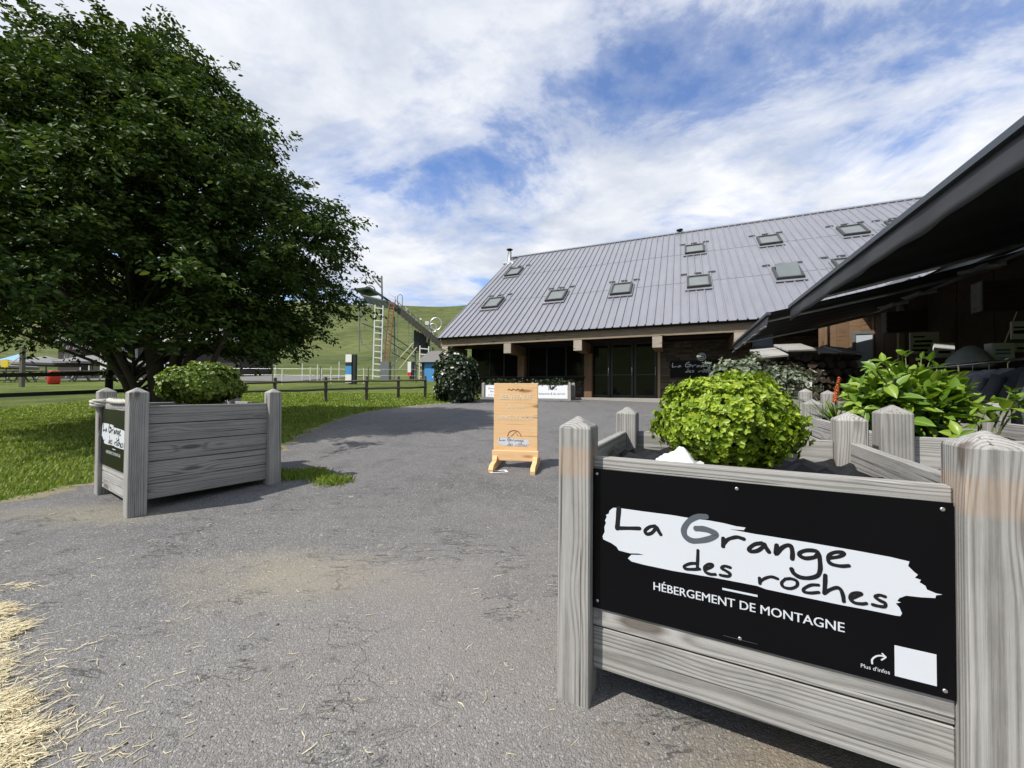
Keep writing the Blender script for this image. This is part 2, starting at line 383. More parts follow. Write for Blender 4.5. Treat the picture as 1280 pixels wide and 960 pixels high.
M['leaf_big'] = leafmat('broad_leaf', (.10, .20, .020), (.17, .28, .028), (.26, .36, .05), .32, .33, .5)
M['leaf_dark'] = leafmat('evergreen_leaf', (.012, .028, .010), (.025, .05, .016), (.05, .08, .025), .15)
M['leaf_silver'] = leafmat('silver_leaf', (.10, .13, .09), (.18, .22, .15), (.28, .31, .22), .2)
M['petal_white'] = leafmat('white_petal', (.62, .60, .58), (.74, .72, .70), (.82, .80, .78), .25)
M['petal_orange'] = leafmat('orange_petal', (.42, .07, .03), (.55, .14, .04), (.62, .26, .07), .25)
M['grass'] = leafmat('grass_blade', (.13, .215, .028), (.20, .295, .038), (.36, .38, .10), .30, .55, .25)
M['straw'] = leafmat('straw_stalk', (.46, .39, .24), (.64, .56, .37), (.78, .72, .53), .15, .6, .2)
M['bark'] = simple('tree_bark', (.075, .062, .05), .9, 0, .35, 12, .15, .8)
M['stem'] = simple('green_stem', (.10, .12, .04), .7, 0, .2, 12)
# ------------------------------------------------------------------ ground and asphalt
EDGE = [(-8, -16.0), (1.5, -13.0), (2.6, -9.5), (3.1, -7.2), (3.53, -4.7), (4.04, -4.41), (4.6, -4.05), (5.47, -3.41), (6.5, -3.72), (7.9, -3.95),
        (9.8, -4.1), (11.0, -3.67), (12.1, -3.0), (12.9, -2.2), (13.6, -1.4), (16.5, -1.2)]
EY = np.array([e[0] for e in EDGE]); EX = np.array([e[1] for e in EDGE])
def edge_x(y): return np.interp(y, EY, EX) + 0.05*np.sin(np.asarray(y)*9.0) + 0.035*np.sin(np.asarray(y)*23.0+1)

def ground_material():
    t = NT('meadow'); v = t.co('Object')
    a = t.noise(v, .35, 6, .62); b = t.noise(v, 3.0, 6, .65); big = t.noise(v, .022, 4, .55)
    c = t.mix(t.ramp(a, [(.35, 0.0), (.65, 1.0)]), (.085, .125, .026), (.15, .18, .045))
    c = t.mix(t.math('MULTIPLY', t.ramp(b, [(.45, 0.0), (.75, 1.0)]), .5), c, (.17, .19, .06))
    far = t.mix(t.ramp(big, [(.35, 0.0), (.62, 1.0)]), (.070, .088, .030), (.125, .138, .050))
    yy = t.n('ShaderNodeSeparateXYZ'); t.t.links.new(t.n('ShaderNodeTexCoord').outputs['Object'], yy.inputs[0])
    c = t.mix(t.math('MULTIPLY', t.ramp(t.math('MULTIPLY', yy.outputs['Y'], .01), [(.30, 0.0), (.7, 1.0)]), .85), c, far)
    c = t.mix(t.math('MULTIPLY', t.ramp(t.noise(v, .12, 7, .7), [(.52, 0.0), (.64, 1.0)]), .55), c, (.030, .048, .016))
    terr = t.ramp(t.noise(t.co('Object', scale=(.05, .34, 1), rot=(0, 0, .12)), 1.0, 6, .6, .6), [(.44, 0.0), (.5, 1.0), (.56, 0.0)])   # sheep tracks and heath along the slope
    c = t.mix(t.math('MULTIPLY', t.math('MULTIPLY', terr, t.ramp(t.math('MULTIPLY', yy.outputs['Y'], .01), [(.45, 0.0), (.8, 1.0)])), .6), c, (.028, .045, .017))
    c = t.mix(t.math('MULTIPLY', t.ramp(t.noise(v, .6, 6, .75), [(.56, 0.0), (.66, 1.0)]), .5), c, (.04, .06, .02))
    t.bump(t.math('ADD', b, t.noise(v, 22, 5, .7)), .8, .12)
    return t.set(c, .95, 0, .1)
M['ground'] = ground_material()
xs = np.concatenate([-np.geomspace(700, 60, 26), np.linspace(-56, 56, 57), np.geomspace(60, 700, 26)])
ys = np.concatenate([-np.geomspace(500, 30, 20), np.linspace(-26, 44, 36), np.linspace(48, 260, 72), np.geomspace(270, 900, 14)])
X, Y = np.meshgrid(xs, ys); Zg = hillz(X, Y)
nx, ny = len(xs), len(ys); ii = (np.arange(ny-1)[:, None]*nx+np.arange(nx-1)[None]).ravel()
gme = np_mesh('ground', np.stack([X.ravel(), Y.ravel(), Zg.ravel()], 1), np.stack([ii, ii+1, ii+nx+1, ii+nx], 1))
gme.polygons.foreach_set('use_smooth', [True]*len(gme.polygons))
tag(link('ground', gme, M['ground']), kind='structure')

def asphalt_material():
    t = NT('worn_asphalt'); v = t.co('Object')
    def sc(x, y, rz=0): return t.co('Object', scale=(x, y, 1), rot=(0, 0, rz))
    vd = t.n('ShaderNodeVectorMath', operation='ADD'); t.t.links.new(v, vd.inputs[0]); nd = t.n('ShaderNodeTexNoise'); t.t.links.new(v, nd.inputs['Vector']); nd.inputs['Scale'].default_value = 60; sd_ = t.n('ShaderNodeVectorMath', operation='SCALE'); t.t.links.new(nd.outputs['Color'], sd_.inputs[0]); sd_.inputs['Scale'].default_value = .02; t.t.links.new(sd_.outputs[0], vd.inputs[1]); vv = vd.outputs[0]
    ag = t.voro(vv, 150); agc = t.voro(vv, 150, out='Color'); ag2 = t.voro(vv, 330)
    s = t.n('ShaderNodeSeparateColor'); t.t.links.new(agc, s.inputs[0])
    big = t.noise(v, .55, 5, .6); mid = t.noise(v, 4.5, 5, .6); fine = t.noise(v, 120, 3, .7)
    c = t.mix(t.math('ADD', t.math('MULTIPLY', s.outputs[0], .55), t.math('MULTIPLY', fine, .45)), (.040, .040, .042), (.32, .315, .31))
    c = t.mix(t.ramp(s.outputs[1], [(.85, 0.0), (.9, .85)]), c, (.50, .49, .465))            # pale chips
    c = t.mix(t.math('MULTIPLY', t.ramp(ag, [(.30, 0.0), (.55, 1.0)]), .55), c, (.045, .044, .046))  # binder between chips
    c = t.mix(t.math('MULTIPLY', t.ramp(big, [(.35, 0.0), (.7, 1.0)]), .40), c, (.20, .195, .19))
    c = t.mix(t.math('MULTIPLY', t.ramp(mid, [(.3, 1.0), (.55, 0.0)]), .30), c, (.06, .06, .064))
    w = t.n('ShaderNodeSeparateXYZ'); t.t.links.new(t.n('ShaderNodeTexCoord').outputs['Object'], w.inputs[0])
    def blob(cx, cy, rx, ry, col, k, c):              # spilled dust with its own outline
        dx = t.math('DIVIDE', t.math('SUBTRACT', w.outputs['X'], cx), rx); dy = t.math('DIVIDE', t.math('SUBTRACT', w.outputs['Y'], cy), ry)
        d = t.math('SQRT', t.math('ADD', t.math('MULTIPLY', dx, dx), t.math('MULTIPLY', dy, dy)))
        d = t.math('ADD', d, t.math('MULTIPLY', t.math('SUBTRACT', t.noise(v, 2.2, 6, .65), .5), 1.6))
        m = t.math('MULTIPLY', t.ramp(d, [(.25, 1.0), (1.0, 0.0)]), t.math('MULTIPLY', t.ramp(fine, [(.3, .35), (.6, 1.0)]), k))
        return t.mix(m, c, col)
    c = blob(-.6, 1.6, 3.4, 2.3, (.35, .33, .30), .34, c)
    c = blob(-1.35, 2.35, .85, .42, (.34, .30, .21), .55, c)
    c = blob(-.55, 2.3, .75, .40, (.25, .225, .20), .4, c)
    c = blob(-.15, 1.7, 1.2, .6, (.25, .23, .21), .5, c)
    c = blob(.95, 1.25, .65, .32, (.22, .17, .10), .7, c)
    c = blob(-3.2, 7.2, 1.0, 1.2, (.30, .28, .24), .5, c)
    c = blob(-3.0, 11.0, .9, .9, (.28, .26, .22), .5, c)
    c = blob(-3.6, 3.3, 1.2, .3, (.32, .29, .20), .5, c)
    # cracks: broken dark seams running obliquely to the road
    cv = t.n('ShaderNodeVectorMath', operation='ADD'); t.t.links.new(sc(.9, 2.0, .35), cv.inputs[0])
    nz = t.n('ShaderNodeTexNoise'); t.t.links.new(v, nz.inputs['Vector']); nz.inputs['Scale'].default_value = 3.0; nz.inputs['Detail'].default_value = 5
    t.t.links.new(nz.outputs['Color'], cv.inputs[1])
    ed = t.voro(cv.outputs[0], 1.1, 'DISTANCE_TO_EDGE')
    cr = t.math('MULTIPLY', t.ramp(ed, [(.003, 1.0), (.009, 0.0)]), t.ramp(t.noise(v, 1.6, 3, .5), [(.54, 0.0), (.64, .55)]))
    ed2 = t.ramp(t.noise(sc(3.0, 11.0, .45), 1.0, 6, .6, .8), [(.485, 0.0), (.5, 1.0), (.515, 0.0)])
    cr2 = t.math('MULTIPLY', ed2, t.ramp(t.noise(v, 2.4, 4, .6), [(.52, 0.0), (.62, .7)]))
    crk = t.math('MAXIMUM', cr, cr2)
    c = t.mix(t.math('MULTIPLY', crk, .55), c, (.018, .017, .017))
    h = t.math('ADD', t.math('MULTIPLY', ag, -1.0), t.math('ADD', t.math('MULTIPLY', ag2, -.35), t.math('MULTIPLY', mid, .7)))
    h = t.math('SUBTRACT', h, t.math('MULTIPLY', crk, 1.6))
    t.bump(h, .85, .006)
    return t.set(c, .85, 0, .3)
M['asphalt'] = asphalt_material()
ysr = np.concatenate([np.linspace(-8, 3, 24), np.linspace(3.03, 16.5, 420)]); lx = edge_x(ysr)
V = []; Fc = []
for i, (y, x) in enumerate(zip(ysr, lx)):
    V += [(x, y, SLOPE*y+.004), (x+(16-x)*.5, y, SLOPE*y+.004), (16, y, SLOPE*y+.004)]
    if i: a = 3*(i-1); Fc += [(a, a+1, a+4, a+3), (a+1, a+2, a+5, a+4)]
tag(link('asphalt_yard', np_mesh('asphalt', V, Fc), M['asphalt']), kind='structure')

# crumbling dirt along the verge
t_ = NT('verge_soil'); v_ = t_.co('Object'); M['verge'] = t_.set(t_.mix(t_.noise(v_, 30, 6, .7), t_.mix(t_.noise(v_, 1.2, 4), (.10, .085, .06), (.20, .20, .08)), (.36, .32, .24)), .95, 0, .1); t_.bump(t_.noise(v_, 70, 5, .7), .9, .02)
V = []; Fc = []; yv = np.linspace(3.0, 13.6, 700)
for i, y in enumerate(yv):
    x = float(edge_x(y)); w1 = .06+.09*abs(math.sin(y*2.3)*math.sin(y*5.1+1))+.03*math.sin(y*31)+.02*math.sin(y*67); w0 = .10+.05*math.sin(y*3.7)
    V += [(x-w0, y, SLOPE*y+.006), (x, y, SLOPE*y+.016), (x+max(w1, .02), y, SLOPE*y+.0055)]
    if i: a = 3*(i-1); Fc += [(a, a+1, a+4, a+3), (a+1, a+2, a+5, a+4)]
tag(link('verge', np_mesh('verge', V, Fc), M['verge']), kind='structure')

# ------------------------------------------------------------------ the barn
TH = 0.41381
bd = Vector((math.cos(TH), -math.sin(TH), 0)); bb = Vector((math.sin(TH), math.cos(TH), 0))
E0 = Vector((-3.1573, 16.3, 0)); ZE = EYE+2.2445; RUN, RISE = 7.75, 5.866; TL = 24.3
def t_of(px, o):                                   # distance along the barn front seen at column px, o metres behind the eave
    p = E0+bb*o; k = (px-640)/F
    return (k*p.y-p.x)/(bd.x-k*bd.y)
def z_of(px, py, o):
    t = t_of(px, o); p = E0+bb*o+bd*t
    return at(px, py, p.y).z
barn = thing('barn', 'long low barn inn with grey ribbed metal roof and skylights', 'building', (E0.x, E0.y, 0), -TH)
SL = math.hypot(RUN, RISE); pitch = math.atan2(RISE, RUN)
def roof_mtx(t, s, lift=0.0):                      # a frame lying on the front roof slope, s metres up from the eave
    return Matrix.Translation((t, s*math.cos(pitch)-lift*math.sin(pitch), ZE+s*math.sin(pitch)+lift*math.cos(pitch))) @ Matrix.Rotation(pitch, 4, 'X')
t_ = NT('roof_metal'); v_ = t_.co('Object', seed=True)
M['roof'] = t_.set(t_.mix(t_.math('MULTIPLY', t_.ramp(t_.noise(t_.co('Object', scale=(9, .35, 1), seed=True), 1.0, 6, .7), [(.55, 0.0), (.72, 1.0)]), .4), t_.mix(t_.noise(t_.co('Object', scale=(2.5, .8, 1), seed=True), 1.0, 6, .65), (.20, .205, .235), (.29, .293, .322)), (.15, .145, .15)), t_.ramp(t_.noise(v_, 5, 4), [(.3, .36), (.7, .5)]), .25, .5)
roof = MB().box(0, TL, 0, SL, -.10, -.02).build('roof', M['dark_timber'], barn, mtx=roof_mtx(0, 0))
PITCHR = 0.27; NW = 3; rows = 3
prof = []
for k in range(NW):
    a = k*PITCHR; prof += [(a, 0), (a+PITCHR-.055, 0), (a+PITCHR-.042, .042), (a+PITCHR-.013, .042)]
prof += [(NW*PITCHR, 0), (NW*PITCHR+.012, .002)]
rowl = SL/rows
def sheet_mesh():
    b = MB(); n = len(prof); vs = [(x, 0, z) for x, z in prof]+[(x, rowl+.10, z) for x, z in prof]+[(x, 0, z-.012) for x, z in prof]
    b.add(vs, [(i, i+1, n+i+1, n+i) for i in range(n-1)]+[(2*n+i, 2*n+i+1, i+1, i) for i in range(n-1)])
    return b.mesh('roof_sheet')
shm = sheet_mesh(); ncol = int(TL/(NW*PITCHR))
for r in range(rows):
    for c in range(ncol):
        m = Matrix.Translation((c*NW*PITCHR, r*rowl-(.06 if r == 0 else 0), .014+.006*r)) @ Matrix.Rotation(-.0012, 4, 'X') @ Matrix.Rotation(rnd.uniform(-.0008, .0008), 4, 'Y')
        link('roof_sheet', shm, M['roof'], roof, mtx=m)
MB().box(0, TL, -.09, .09, .0, .05).build('ridge_cap', M['roof'], roof, loc=(0, SL, .03))
MB().box(0, TL, 0, SL, -.10, 0).build('rear_roof', M['roof'], barn, mtx=Matrix.Translation((0, 2*RUN, ZE)) @ Matrix.Rotation(math.pi-pitch, 4, 'X') @ Matrix.Scale(-1, 4, (0, 0, 1)))
MB().bar((-.02, 0, -.06), (-.02, SL, -.06), .04, .2).build('verge_board', M['steel_grey'], roof)
# skylights with three little hoods above each
roofn = (Matrix.Rotation(-TH, 3, 'Z') @ Matrix.Rotation(pitch, 3, 'X') @ Vector((0, 0, 1)))
def roof_hit(px, py):
    r = ray(px, py); p0 = Vector((E0.x, E0.y, ZE)); t = (p0-EYEP).dot(roofn)/r.dot(roofn); q = EYEP+r*t-p0
    return q.dot(bd), math.hypot(q.dot(bb), q.z)
t_ = NT('skylight_glass'); M['sky_glass'] = t_.set(t_.mix(t_.noise(t_.co('Object', seed=True), 2, 3), (.10, .115, .115), (.17, .19, .185)), .08, 0, .9)
M['sky_frame'] = simple('dark_skylight_frame', (.07, .068, .066), .45, .3, .2, 8)
hood = MB().add([(-.13,0,0),(.13,0,0),(.13,.12,0),(-.13,.12,0),(-.11,.01,.038),(.11,.01,.038),(.11,.12,.012),(-.11,.12,.012)],
                [(4,5,6,7),(0,1,5,4),(1,2,6,5),(3,0,4,7),(2,3,7,6)]).mesh('hood')
fw, fl = .80, 1.02
fb = MB(); fb.box(-fw/2, fw/2, 0, .07, .03, .12).box(-fw/2, fw/2, fl-.07, fl, .03, .12).box(-fw/2, -fw/2+.07, .07, fl-.07, .03, .12).box(fw/2-.07, fw/2, .07, fl-.07, .03, .12)
frame_me = fb.mesh('frame'); flash_me = MB().box(-fw/2-.06, fw/2+.06, -.14, fl+.05, 0, .03).mesh('flashing')
pane_me = MB().box(-fw/2+.07, fw/2-.07, .07, fl-.07, .07, .085).mesh('pane')
sky_px = [(643,342), (617,381), (696,372), (777,364), (868,314), (873,355), (961,303), (984,344), (1065,291), (1062,334), (1128,284)]
for i, (px, py) in enumerate(sky_px):
    t, s = roof_hit(px, py); mt = roof_mtx(t, s-fl/2, .04)
    k = link('skylight', frame_me, M['sky_frame'], barn, mtx=mt)
    link('flashing', flash_me, M['roof'], k)
    if i == 7:                                      # the one tilted open
        link('pane', pane_me, M['sky_glass'], k, mtx=Matrix.Translation((0, .5, .09)) @ Matrix.Rotation(math.radians(13), 4, 'X') @ Matrix.Translation((0, -.5, -.02)))
    else: link('pane', pane_me, M['sky_glass'], k)
    for q in (-1, 0, 1):
        link('roof_hood', hood, M['steel_grey'], barn, mtx=roof_mtx(t+q*.5, s+fl/2+.42, .055))
# flue and ridge vent
fx, fs = roof_hit(637, 327)
fp = Vector((fx, fs*math.cos(pitch), ZE+fs*math.sin(pitch)))
fl_ = MB().lathe([(.11, -.15), (.11, .55), (.115, .55), (.115, .60), (.11, .60), (.11, .68)], 14, fp).build('flue_pipe', M['chrome'], barn, True)
MB().lathe([(.02, .70), (.19, .70), (.19, .73), (.05, .79)], 14, fp).build('flue_cap', M['steel_dark'], fl_)
MB().box(fp.x-.35, fp.x+.35, fp.y-.25, fp.y+.2, fp.z-.16, fp.z-.05).build('flue_base', M['galv'], fl_)
vx = t_of(850, RUN); rz_ = ZE+RISE
vn = MB().lathe([(.05, 0), (.05, .16), (.16, .17), (.16, .21), (.03, .25)], 12, (vx, RUN, rz_)).build('ridge_vent', M['steel_dark'], barn)
# eaves: fascia, soffit, beams
MB().box(.06, TL, .13, .21, ZE-.37, ZE-.04).build('fascia_board', M['fascia'], barn)
MB().add([(.06,.21,ZE-.12),(TL,.21,ZE-.12),(TL,1.75,ZE+1.04),(.06,1.75,ZE+1.04)], [(0,1,2,3)]).build('soffit', M['timber'], barn)
MB().box(.2, TL,   .75, 1.6, ZE-.36, ZE-.30).build('eave_ceiling', M['dark_timber'], barn)
WO = 1.65                                            # wall line behind the eave
for px in (556, 634, 722, 821.5, 925, 1060):
    t = t_of(px, .1)
    b = MB().box(t-.15, t+.15, .14, 1.7, ZE-.76, ZE-.38).build('eave_beam', M['timber'], barn)
    MB().box(t-.152, t+.152, .08, .139, ZE-.765, ZE-.385).build('beam_end', M['beam_end'], b)
# walls
def stone_wall(name, t0, t1, z0, z1, o, sw, sh, seed):
    w = MB().box(t0, t1, o, o+.3, z0, z1).build(name, M['mortar'], barn); r = random.Random(seed); z = z0; k = 0
    while z < z1-.03:
        h = min(sh*r.uniform(.75, 1.3), z1-z); x = t0
        while x < t1-.05:
            l = min(sw*r.uniform(.55, 1.5), t1-x)
            if l > .1:
                m = stone_meshes[k % len(stone_meshes)]; k += 1
                link('stone', m, M['stone'], w, loc=(x+l/2, o, z+h/2), scale=(l-.018, r.uniform(.8, 1.5), h-.014))
            x += l
        z += h
    return w
t_ = NT('volcanic_stone'); M['stone'] = t_.set(t_.mix(t_.rand(), t_.mix(t_.noise(t_.co('Object', seed=True), 4, 5), (.045, .038, .033), (.10, .085, .07)), (.16, .12, .09)), .9, 0, .2)
t_.bump(t_.noise(t_.co('Object', seed=True), 8, 6, .7), .7, .05)
M['mortar'] = simple('dark_mortar', (.05, .046, .042), .95)
stone_meshes = []
for k in range(5):
    r = random.Random(50+k); b = MB().box(-.5, .5, -.03, .05, -.5, .5)
    vs = [(x+r.uniform(-.05, .05)*(y < 0), y+r.uniform(-.012, .012), z+r.uniform(-.08, .08)*(y < 0)) for x, y, z in b.v]
    stone_meshes.append(bevel_mesh(vs, b.f, .012))
t_ = NT('dark_window_glass'); M['glass'] = t_.set((.008, .008, .009), .025, 0, .28)
M['frame_dark'] = simple('dark_frame', (.020, .017, .015), .5, 0, .2, 6)
M['frame_wood'] = simple('pale_frame_wood', (.30, .22, .13), .7, 0, .2, 10)
tL, tP1, tP2, tD0, tD1 = .7, t_of(652, WO-.2), t_of(735.5, WO-.2), t_of(739, WO), t_of(821, WO)
ZS = z_of(660, 471.5, WO-.3)                        # counter ledge
ZD = z_of(780, 497, WO)                             # door threshold
ZT = z_of(780, 428, WO)                             # door head
stone_wall('lower_stone_wall', tL, tP2-.1, .2, ZS-.06, WO, .34, .13, 3)
MB().box(tL-.1, tP2-.1, WO-.34, WO+.02, ZS-.05, ZS).build('counter_ledge', M['dark_timber'], barn)
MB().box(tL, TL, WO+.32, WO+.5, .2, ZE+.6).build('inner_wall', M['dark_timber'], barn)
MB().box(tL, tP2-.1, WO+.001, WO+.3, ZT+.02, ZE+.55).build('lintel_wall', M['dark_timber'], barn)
def window(t0, t1, z0, z1, o, n, name='window'):
    f = MB(); w = .06
    f.box(t0, t1, o, o+.08, z0, z0+w).box(t0, t1, o, o+.08, z1-w, z1)
    for k in range(n+1):
        x = t0+(t1-t0-w)*k/n; f.box(x, x+w, o+.001, o+.079, z0+w, z1-w)
    fo = f.build(name, M['frame_dark'], barn)
    for k in range(n):
        x0 = t0+(t1-t0-w)*k/n+w; x1 = t0+(t1-t0-w)*(k+1)/n
        MB().box(x0, x1, o+.035, o+.05, z0+w, z1-w).build('pane', M['glass'], fo)
    return fo
window(tL+.15, tP1-.25, ZS, ZT+.02, WO+.12, 3); window(tP1+.15, tP2-.15, ZS, ZT+.02, WO+.12, 3)
for tp, w in ((tP1, .30), (tP2, .30)):
    link('timber_post', plank(ZE-.76-(ZS if tp == tP1 else .5), w, w), M['timber'], barn, mtx=Matrix.Translation((tp+w/2, WO-.30, ZS if tp == tP1 else .5)) @ Matrix.Rotation(-math.pi/2, 4, 'Y'))
# glazed doors
for (a, b) in ((738.5, 762.2), (763.2, 791.6), (792.6, 821)):
    t0, t1 = t_of(a, WO), t_of(b, WO); f = MB(); w = .085
    f.box(t0, t0+w, WO, WO+.07, ZD, ZT).box(t1-w, t1, WO, WO+.07, ZD, ZT).box(t0+w, t1-w, WO+.001, WO+.069, ZD, ZD+.1).box(t0+w, t1-w, WO+.001, WO+.069, ZT-w, ZT)
    f.box(t0+w, t1-w, WO+.002, WO+.068, ZD+.86, ZD+.90)
    fo = f.build('glazed_door', M['frame_dark'], barn)
    MB().box(t0+w, t1-w, WO+.03, WO+.042, ZD+.1, ZD+.86).build('pane', M['glass'], fo); MB().box(t0+w, t1-w, WO+.03, WO+.042, ZD+.9, ZT-w).build('pane', M['glass'], fo)
    MB().tube([(t1-w*.5, WO-.05, ZD+.85), (t1-w*.5, WO-.05, ZD+1.15)], .014, 8).build('handle', M['chrome'], fo)
link('door_jamb', plank(ZT-ZD+.15, .10, .12), M['frame_wood'], barn, mtx=Matrix.Translation((tD1+.13, WO-.06, ZD-.05)) @ Matrix.Rotation(-math.pi/2, 4, 'Y'))
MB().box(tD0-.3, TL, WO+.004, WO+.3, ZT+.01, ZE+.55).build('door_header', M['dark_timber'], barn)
st0 = MB().box(tD0-.35, tD1+1.0, WO-.75, WO-.002, .3, ZD-.01)
st0.build('door_step', M['stone_pave'], barn)
stone_wall('front_stone_wall', tD1+.135, TL-8.3, .2, ZT-.02, WO, .34, .105, 5)
MB().box(TL-8.3, TL, WO, WO+.3, .2, ZT).build('plain_wall', M['restaurant'], barn)
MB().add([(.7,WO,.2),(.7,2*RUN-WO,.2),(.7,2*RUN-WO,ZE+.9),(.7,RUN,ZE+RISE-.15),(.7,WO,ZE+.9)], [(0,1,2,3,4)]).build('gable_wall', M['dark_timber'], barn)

# wall lettering board and round emblem
def barn_pt(t, o, z): p = E0+bd*t+bb*o; return Vector((p.x, p.y, z))
ta, tb = t_of(838, WO-.1), t_of(911, WO-.1); za, zb = z_of(870, 471.5, WO-.1), z_of(870, 451, WO-.1)
ws = thing('wall_sign', 'black name board with white handwritten letters on the stone wall beside the glass doors', 'sign', barn_pt(ta, WO-.11, za), -TH)
MB().box(0, tb-ta, 0, .03, 0, zb-za).build('board', M['black_panel'], ws)
# ------------------------------------------------------------------ lettering, in metres on the near sign
STROKES = [["k",0.0146,[[0.1008,-0.1394],[0.0984,-0.1724],[0.095,-0.214]]],["k",0.0114,[[0.095,-0.214],[0.1358,-0.2075],[0.1748,-0.2018]]],["k",0.0101,[[0.2282,-0.1846],[0.21,-0.1906],[0.1945,-0.2069],[0.2004,-0.2177],[0.2173,-0.2108],[0.2302,-0.1934],[0.234,-0.1878],[0.2412,-0.2018],[0.2474,-0.2109]]],["g",0.0153,[[0.3911,-0.1265],[0.367,-0.1301],[0.3404,-0.1488],[0.3238,-0.1785],[0.327,-0.2026],[0.3472,-0.2149],[0.376,-0.2099],[0.4064,-0.1965],[0.4214,-0.182],[0.4064,-0.1724],[0.3847,-0.1687],[0.3618,-0.1709]]],["k",0.0107,[[0.4432,-0.1909],[0.4428,-0.2171]]],["k",0.0098,[[0.4445,-0.2097],[0.4549,-0.1936],[0.4674,-0.1854],[0.4839,-0.1793],[0.5023,-0.1822]]],["k",0.0102,[[0.5522,-0.1866],[0.5324,-0.1942],[0.5173,-0.2108],[0.5221,-0.2188],[0.5404,-0.2127],[0.5554,-0.1971],[0.5581,-0.1883],[0.564,-0.2001],[0.571,-0.2107]]],["k",0.0103,[[0.5918,-0.1861],[0.5899,-0.2145],[0.6044,-0.1929],[0.6184,-0.1814],[0.6289,-0.1831],[0.6326,-0.2012],[0.6319,-0.2202]]],["k",0.0098,[[0.6976,-0.1937],[0.6912,-0.1852],[0.6695,-0.1874],[0.653,-0.1966],[0.6512,-0.2067],[0.6659,-0.212],[0.6876,-0.2043],[0.6976,-0.1937],[0.7012,-0.2193],[0.7008,-0.2412],[0.694,-0.2592],[0.6731,-0.2706],[0.6512,-0.2725],[0.6356,-0.2642],[0.6297,-0.252]]],["k",0.0086,[[0.7249,-0.1999],[0.7475,-0.1909],[0.7585,-0.1802],[0.751,-0.1769],[0.7336,-0.1818],[0.7224,-0.1934],[0.7214,-0.2088],[0.7301,-0.2171],[0.7509,-0.2182],[0.7687,-0.2134]]],["k",0.0085,[[0.367,-0.2452],[0.3662,-0.2746],[0.3649,-0.3079]]],["k",0.0085,[[0.3649,-0.2894],[0.3427,-0.2948],[0.3247,-0.3071],[0.3293,-0.3156],[0.3517,-0.3125],[0.3716,-0.3071]]],["k",0.0083,[[0.3903,-0.3047],[0.4085,-0.2915],[0.4106,-0.2838],[0.3977,-0.2859],[0.3877,-0.298],[0.3899,-0.3125],[0.4042,-0.3173],[0.4192,-0.3147]]],["k",0.008,[[0.4634,-0.2829],[0.4467,-0.2815],[0.4383,-0.2898],[0.4509,-0.2963],[0.4626,-0.3034],[0.4585,-0.3123],[0.4426,-0.3141],[0.4341,-0.3135]]],["k",0.0077,[[0.5452,-0.2992],[0.5464,-0.3164]]],["k",0.0076,[[0.5476,-0.3098],[0.5562,-0.3001],[0.5679,-0.2917],[0.5796,-0.2879],[0.5934,-0.2905]]],["k",0.0074,[[0.6139,-0.2866],[0.6041,-0.3013],[0.6094,-0.3128],[0.6271,-0.3134],[0.6427,-0.3019],[0.6431,-0.2871],[0.6289,-0.2825],[0.6139,-0.2866]]],["k",0.0076,[[0.6965,-0.2867],[0.6785,-0.291],[0.6615,-0.3054],[0.6615,-0.3151],[0.6767,-0.3152],[0.6969,-0.3085]]],["k",0.0093,[[0.7135,-0.254],[0.7128,-0.2785],[0.711,-0.3076]]],["k",0.0084,[[0.7117,-0.3075],[0.7223,-0.296],[0.7397,-0.2844],[0.7494,-0.2878],[0.7549,-0.3038],[0.7566,-0.3205]]],["k",0.0076,[[0.7747,-0.3078],[0.7892,-0.2969],[0.7969,-0.2888],[0.7875,-0.2879],[0.7747,-0.2959],[0.7716,-0.3085],[0.7807,-0.3183],[0.7975,-0.3178],[0.8075,-0.3138]]],["k",0.0073,[[0.8492,-0.2845],[0.837,-0.2831],[0.8279,-0.2902],[0.837,-0.2977],[0.8492,-0.3031],[0.8476,-0.3131],[0.8337,-0.3147],[0.8219,-0.3137]]]]
BRUSH = [[0.092,-0.139],[0.11,-0.1381],[0.1903,-0.1382],[0.2856,-0.1371],[0.3403,-0.1389],[0.402,-0.1379],[0.4446,-0.1401],[0.4821,-0.1446],[0.5074,-0.1444],[0.5025,-0.1536],[0.4614,-0.1574],[0.5347,-0.1609],[0.5631,-0.161],[0.676,-0.1629],[0.7809,-0.166],[0.8629,-0.1698],[0.9021,-0.1746],[0.899,-0.1875],[0.9113,-0.2013],[0.919,-0.2079],[0.9128,-0.2173],[0.9251,-0.2208],[0.922,-0.2275],[0.9341,-0.235],[0.9371,-0.2444],[0.9551,-0.2504],[0.9684,-0.2506],[0.9551,-0.2556],[0.9536,-0.2635],[0.925,-0.2685],[0.8942,-0.2714],[0.8801,-0.2816],[0.8753,-0.2909],[0.8832,-0.2931],[0.8722,-0.2986],[0.88,-0.3082],[0.8853,-0.3234],[0.8815,-0.3317],[0.8721,-0.3328],[0.814,-0.3324],[0.7466,-0.3336],[0.6393,-0.3322],[0.5632,-0.3312],[0.5388,-0.3262],[0.4196,-0.3269],[0.2862,-0.3316],[0.191,-0.3305],[0.1464,-0.3274],[0.1338,-0.3183],[0.1463,-0.303],[0.1909,-0.2951],[0.1712,-0.2937],[0.1413,-0.2987],[0.1005,-0.2958],[0.0927,-0.284],[0.0744,-0.2741],[0.0428,-0.2652],[0.04,-0.2533],[0.0479,-0.236],[0.0468,-0.2175],[0.053,-0.2005],[0.0487,-0.1931],[0.0556,-0.1787],[0.0529,-0.1711],[0.0634,-0.1643],[0.066,-0.1533],[0.079,-0.1408]]
k_ = (t_of(890.5, WO-.1)-t_of(840.5, WO-.1))/.675
lb = MB()
